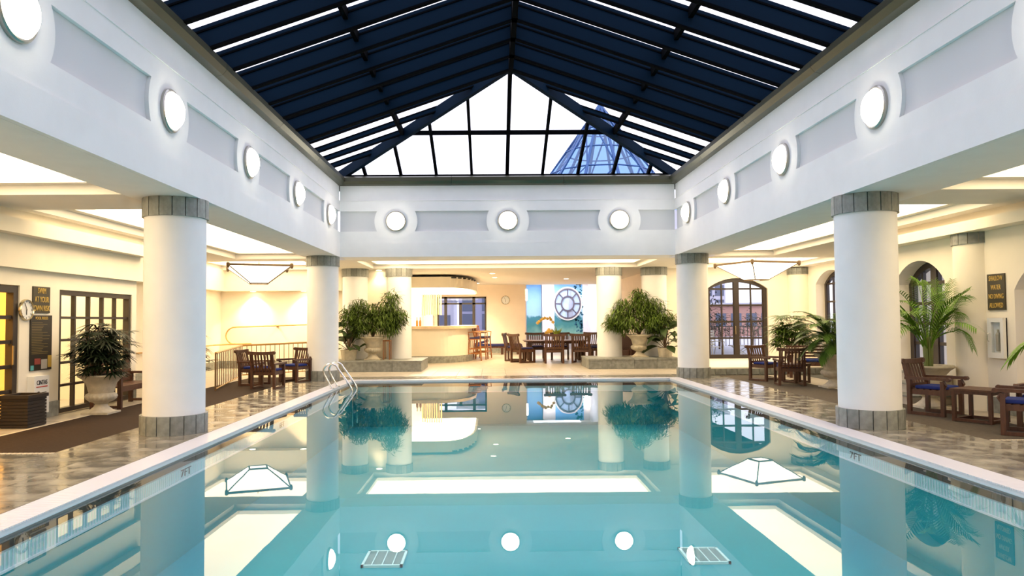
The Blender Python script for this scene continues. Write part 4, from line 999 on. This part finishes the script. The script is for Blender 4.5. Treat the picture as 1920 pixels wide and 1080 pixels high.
def frond_mesh(seed, L, m, nl=26, ll=.36, w=.026, lift=1.1, droop=1.6, name='frond', lim=None):
    r = random.Random(seed); b = MB(); pts = []; d = Vector((0, 1, lift)).normalized(); p = Vector((0, 0, 0)); N = 16
    for k in range(N+1):
        pts.append(p.copy()); d = (d+Vector((0, .02, -droop/N))).normalized(); p = p+d*L/N
    b.tube(pts, [.011*(1-.8*k/N)+.001 for k in range(N+1)], 5)
    for k in range(nl):
        t = .18+.80*k/(nl-1); i = min(N-1, int(t*N)); q = pts[i].lerp(pts[i+1], t*N-i); tg = (pts[i+1]-pts[i]).normalized()
        l = ll*(.45+.75*math.sin(PI*(.12+.78*t)))*r.uniform(.9, 1.1)
        for s in (-1, 1):
            side = tg.cross(Vector((0, 0, 1))).normalized()*s
            blade(b, q, side*.85+tg*(.55+.5*t)+Vector((0, 0, .25)), Vector((0, 0, 1)), l, w, .7, 4)
    if lim:
        ca, sa, px_, xm = lim
        for i, (x, y, z) in enumerate(b.v):
            wx, wy = ca*x-sa*y, sa*x+ca*y; e = px_+wx-xm
            if e > 0: wx -= e*.97; z += e*.35; b.v[i] = (ca*wx+sa*wy, -sa*wx+ca*wy, z)
    return b.mesh(name, m, False, False)
def feather_palm(loc, label, seed, specs, m=None, stems=True, nl=26, ll=.36, w=.026, xm=None):
    m = m or lf_palm; r = random.Random(seed); o = thing('feather_palm', label, 'plant', loc); b = MB()
    for k, (a, L, lift, droop, z) in enumerate(specs):
        x, y = .07*math.cos(a), .07*math.sin(a); me = frond_mesh(seed*31+k, L, m, nl, ll, w, lift, droop, lim=(math.cos(a-PI/2), math.sin(a-PI/2), loc[0]+x, xm) if xm else None)
        inst(me, 'frond', o, (x, y, z), (0, 0, a-PI/2))
        b.tube([(x*.8, y*.8, 0), (x, y, z+.01)], .016, 6)
    b.build('stem', mat('green_stem', (.16, .20, .05), .5), o); return o
r = random.Random(4)
sp = []
for k in range(20):
    a = k*2.399+.3; t = k/20; sp.append((a, r.uniform(1.25, 1.6)-.25*t, 5.5-4.0*t, 1.25+.9*t, r.uniform(.30, .55)))
sp += [(-.35, 1.35, 1.9, 2.5, .60), (-.8, 1.25, 1.3, 2.5, .45), (-.05, 1.35, 3.0, 1.9, .65), (2.8, 1.35, 2.6, 1.9, .5), (3.6, 1.2, 1.6, 2.1, .45), (-.6, 1.3, 2.6, 2.0, .6)]
urn((7.72, 12.9, 0), 1.0, 'cream stone urn behind the near right armchair'); feather_palm((7.72, 12.9, .71), 'tall green feather palm in the urn before the arched window', 4, sp, nl=22, ll=.30, w=.024, xm=8.0)
urn((7.72, 8.7, 0), .9, 'cream stone urn just outside the right picture edge'); feather_palm((7.72, 8.7, .64), 'feather palm reaching in at the right picture edge', 9, [(2.25, 1.5, 1.9, 2.5, .45), (2.0, 1.3, 1.6, 2.6, .40), (.9, 1.2, 2.5, 2, .5), (-1.5, 1.2, 1.8, 2, .5), (4.0, 1, 1.0, 2.4, .4), (1.4, 1.2, 2.4, 2, .5)], nl=24, ll=.36, w=.026, xm=8.28)
urn((-6.95, 13.05, 0), .93, 'cream stone urn by the left grid window'); rhapis((-6.95, 13.05, .62), 'dense dark spiky palm in the urn by the left window', 21, .80, .36, 190, .33, lf_dark, hmin=.08)
urn((7.84, 16.75, 0), 1.05, 'cream stone urn beside the big right column'); 
sp = [(k*2.399, r.uniform(1.0, 1.25)-.012*k, 4.0-3.4*k/34, 1.5+.02*k, .35-.006*k) for k in range(34)]
feather_palm((7.84, 16.75, .74), 'broad feathery palm in the urn beside the big right column', 13, sp, mat('deep_palm', (.07, .14, .02), .42, var=.3, rnd=.25), nl=32, ll=.34, w=.024)
rhapis((9.0, 22.0, .2), 'light green fan palm with bare canes left of the big right column', 31, 1.50, .58, 120, .46, lf_rh, hmin=.40, wb=.05)
rhapis((-7.4, 17.7, 0), 'dark fan palm peeking out behind the near left column', 41, 1.35, .62, 44, .36, lf_dark, hmin=.35)
# orchid on the dining table
o = thing('orchid', 'yellow flowering orchid in a pot on the dining table', 'plant', (2.5, 28.5, .82))
MB().lathe([(.09, 0), (.12, .14), (.125, .15)], 18).build('pot', caststone, o)
b = MB(); r = random.Random(2)
for k in range(26):
    a = k*2.4; blade(b, (.04*math.cos(a), .04*math.sin(a), .13), (math.cos(a)*.45, math.sin(a)*.45, 1), (math.cos(a), math.sin(a), -.4), r.uniform(.28, .45), .06, .5, 4)
b.build('leaves', mat('orchid_leaf', (.30, .40, .05), .4), o, kind='stuff', fix=False)
fm = mat('orchid_flower', (.80, .50, .10), .6)
fl_me = MB()
for k in range(5):
    a = 2*PI*k/5; blade(fl_me, (0, 0, 0), (math.cos(a), .3, math.sin(a)), (0, 1, 0), .065, .06, 0, 3)
fl_me = fl_me.mesh('flower', fm, False, False)
for P in ([(0, 0, .14), (-.05, 0, .5), (-.22, -.05, .85), (-.55, -.08, .86), (-.78, -.1, .70)], [(0, 0, .14), (-.1, -.05, .32), (-.3, -.1, .40), (-.42, -.1, .25)]):
    MB().tube(P, .008, 6).build('flower_stem', MAT['orchid_leaf'], o)
    for k in range(9):
        t = 1.6+ (len(P)-2.65)*k/8; i = min(len(P)-2, int(t)); q = Vector(P[i]).lerp(Vector(P[i+1]), t-i); inst(fl_me, 'flower', o, q+Vector((r.uniform(-.03, .03), -.02, r.uniform(-.05, .03))), (r.uniform(-.4, .4), r.uniform(0, 6), r.uniform(-.5, .5)), 1.2)
# narrow console table between urn and column on the left plinth
o = thing('console_table', 'narrow wooden console table behind the left urn', 'table', (-3.50, 24.25, .34))
MB().box(-.12, .12, -.2, .2, .60, .64).build('top', oak, o)
for x in (-.10, .10):
    for y in (-.18, .18): MB().box(x-.015, x+.015, y-.015, y+.015, 0, .60).build('leg', oak, o)

# ------------------------------------------------------------------ outside: terrace, buildings, glass spire
terr = mat('terrace_paving', (.45, .46, .50), .7, var=.1, vscale=1)
MB().box(WR+.45, 60, -10, 15.5, -.2, .40).build('ground_terrace', terr, kind='structure'); MB().box(11.45, 60, 15.5, 80, -.2, .12).build('ground_terrace_far', terr, kind='structure'); MB().box(6.0, 11.45, 26.06, 80, -.2, .12).build('ground_terrace_back', terr, kind='structure')
MB().box(-60, 6, 41.1, 90, -.4, -.2).build('ground_back', terr, kind='structure'); MB().box(-60, -3.6, 36.6, 41.1, -.4, -.2).build('ground_back_left', terr, kind='structure'); MB().box(-3.5, 1.4, 36.55, 41.0, -.4, .0).build('ground_court', terr, kind='structure')
def building(x0, x1, y0, y1, h, col, label, rows, cols, name='far_building'):
    o = thing(name, label, 'building', ((x0+x1)/2, y0, 0)); hx = (x1-x0)/2
    MB().box(-hx, hx, 0, y1-y0, -.2, h).build('wall', mat('facade_'+label[:6], col, .8), o); MB().box(-hx-.2, hx+.2, -.2, y1-y0+.2, h, h+.3).build('parapet', terr, o)
    gm = mat('far_window', (.10, .12, .18), .3); me = MB().box(-.45, .45, -.03, .0, 0, 1.1).mesh('window', gm)
    for i in range(cols):
        for j in range(rows): inst(me, 'window', o, (-hx+(i+.5)*2*hx/cols, 0, 1.0+j*(h-1.6)/max(1, rows)))
building(17.5, 24, 62, 70, 2.7, (.45, .25, .20), 'brick red low building beyond the terrace door', 1, 5); building(21.0, 23.4, 73, 78, 7.5, (.50, .50, .58), 'grey tower block beyond the terrace door', 4, 2); building(12, 17.0, 58, 64, 3.0, (.22, .22, .22), 'dark grey low building left of the brick one', 1, 4)
building(-9, -3.2, 60, 66, 3.3, (.45, .45, .52), 'blue grey building behind the bar window', 1, 4); building(-2.4, 1.8, 52, 58, 4.2, (.30, .30, .42), 'slate blue building behind the right side of bar window', 2, 3)
building(40, 52, 8, 60, 4.0, (.40, .42, .50), 'long pale building across the terrace behind the arched windows', 1, 8)
o = thing('terrace_fence', 'low dark railing at the terrace edge beyond the double door', 'railing', (0, 40, .12))
MB().box(8.5, 17, -.03, .03, 1.05, 1.10).build('top_rail', darkfr, o)
me = MB().box(-.015, .015, -.015, .015, 0, 1.05).mesh('baluster', darkfr)
for k in range(43): inst(me, 'baluster', o, (8.6+k*.2, 0, 0))
pm = mat('white_resin', (.75, .75, .72), .5)
def patio_chair(loc, rz, label):
    o = thing('patio_chair', label, 'chair', loc, rz)
    for sg in (-1, 1):
        x = sg*.27; MB().tube([(x, -.28, 0), (x, -.25, .42), (x, -.30, .62), (x, .25, .64), (x, .32, 1.05)], .02, 6).build('side_frame', pm, o); MB().tube([(x, .30, 0), (x, .20, .42)], .02, 6).build('leg', pm, o)
    for k in range(6): MB().box(-.27, .27, .24+.015*k, .26+.015*k, .48+.10*k, .55+.10*k).build('back_slat', pm, o)
    for k in range(5): MB().box(-.27, .27, -.25+.1*k, -.17+.1*k, .41, .43).build('seat_slat', pm, o)
patio_chair((8.35, 27.6, .12), .4, 'white slatted patio chair seen through the double door'); 
o = thing('patio_table', 'white patio side table seen through the double door', 'table', (9.6, 28.2, .12))
MB().box(-.4, .4, -.3, .3, .42, .46).build('top', pm, o)
for s_ in (-1, 1): MB().beam((-.3, s_*.2, 0), (.3, s_*.2, .42), .04, .03).build('leg', pm, o); MB().beam((.3, s_*.2, 0), (-.3, s_*.2, .42), .04, .03).build('leg', pm, o)
patio_chair((12.6, 17.5, .12), -1.9, 'white patio chair on the terrace behind the palm window') if False else None
patio_chair((10.6, 15.0, .40), -.6, 'white patio chair on the terrace behind the arched window')
def small_tree(loc, H, label, seed):
    r = random.Random(seed); o = thing('terrace_tree', label, 'tree', loc); b = MB(); l = MB(); b.tube([(0, 0, 0), (.05, 0, H*.5), (-.05, 0, H)], [.05, .04, .01], 6)
    for k in range(16):
        a = k*2.4; z = H*(.35+.6*k/16); q = Vector((math.cos(a)*.6*(1.2-k/16), math.sin(a)*.6*(1.2-k/16), z+.2)); b.tube([(0, 0, z), q], .01, 4)
        for j in range(26):
            p = q*1+Vector((r.gauss(0, .18), r.gauss(0, .18), r.gauss(0, .18))); blade(l, p, (r.uniform(-1, 1), r.uniform(-1, 1), r.uniform(-.6, .6)), (0, .3, 1), .16, .06, .3, 2)
    b.build('trunk', bark, o); l.build('foliage', mat('tree_leaf', (.06, .07, .03), .6), o, kind='stuff', fix=False)
small_tree((9.0, 31.0, .12), 3.2, 'small dark tree on the terrace seen through the double door', 5)
for i, (x, y) in enumerate(((11.2, 36), (13.2, 37), (10.0, 38))):
    small_tree((x, y, .12), 1.5, ('reddish shrub at the terrace edge, nearest the door middle', 'reddish shrub at the terrace edge, right of the others', 'reddish shrub at the terrace edge, leftmost')[i], 50+i)
# glass spire
spx, spy = 6.95, 46.0; ZA = 15.4
o = thing('glass_spire', 'blue glass cone spire on steel ribs outside the skylight', 'spire', (spx, spy, 0))
blueg = bpy.data.materials.new('blue_glass'); blueg.use_nodes = True; n = blueg.node_tree; n.nodes.clear()
t_ = n.nodes.new('ShaderNodeBsdfTransparent'); t_.inputs[0].default_value = (.40, .54, .70, 1); g_ = n.nodes.new('ShaderNodeBsdfGlossy'); g_.inputs[0].default_value = (.5, .7, 1, 1); g_.inputs[1].default_value = .05
x_ = n.nodes.new('ShaderNodeMixShader'); x_.inputs[0].default_value = .15; oo = n.nodes.new('ShaderNodeOutputMaterial'); n.links.new(t_.outputs[0], x_.inputs[1]); n.links.new(g_.outputs[0], x_.inputs[2]); n.links.new(x_.outputs[0], oo.inputs[0])
stb = mat('blue_steel', (.012, .07, .22), .5)
rad = lambda z: .71*(ZA-z)
NS = 12; lv = [15.0, 13.6, 12.2, 10.8, 9.4, 8.0]
pt = lambda k, z: (rad(z)*math.cos(2*PI*k/NS+.13), rad(z)*math.sin(2*PI*k/NS+.13), z)
for k in range(NS):
    MB().beam((0, 0, ZA), pt(k, 8.0), .16, .10).build('rib', stb, o)
    for a, c in zip(lv[:-1], lv[1:]):
        MB().add([pt(k, a), pt(k+1, a), pt(k+1, c), pt(k, c)], [(0,1,2,3)]).build('pane', blueg, o, fix=False)
    MB().beam(pt(k, 13.6), pt(k+1, 10.8), .09, .06).build('brace', stb, o); MB().beam(pt(k+1, 10.8), pt(k, 8.0), .09, .06).build('brace', stb, o)
for z in lv[1:]:
    MB().tube([pt(k, z) for k in range(NS)], .05, 5, closed=True).build('ring', stb, o)
MB().lathe([(.04, ZA+.5), (.10, ZA), (.34, ZA-.45)], 12).build('finial', stb, o)
MB().lathe([(rad(8.0), -.2), (rad(8.0), 8.0)], 24).build('drum', terr, o)
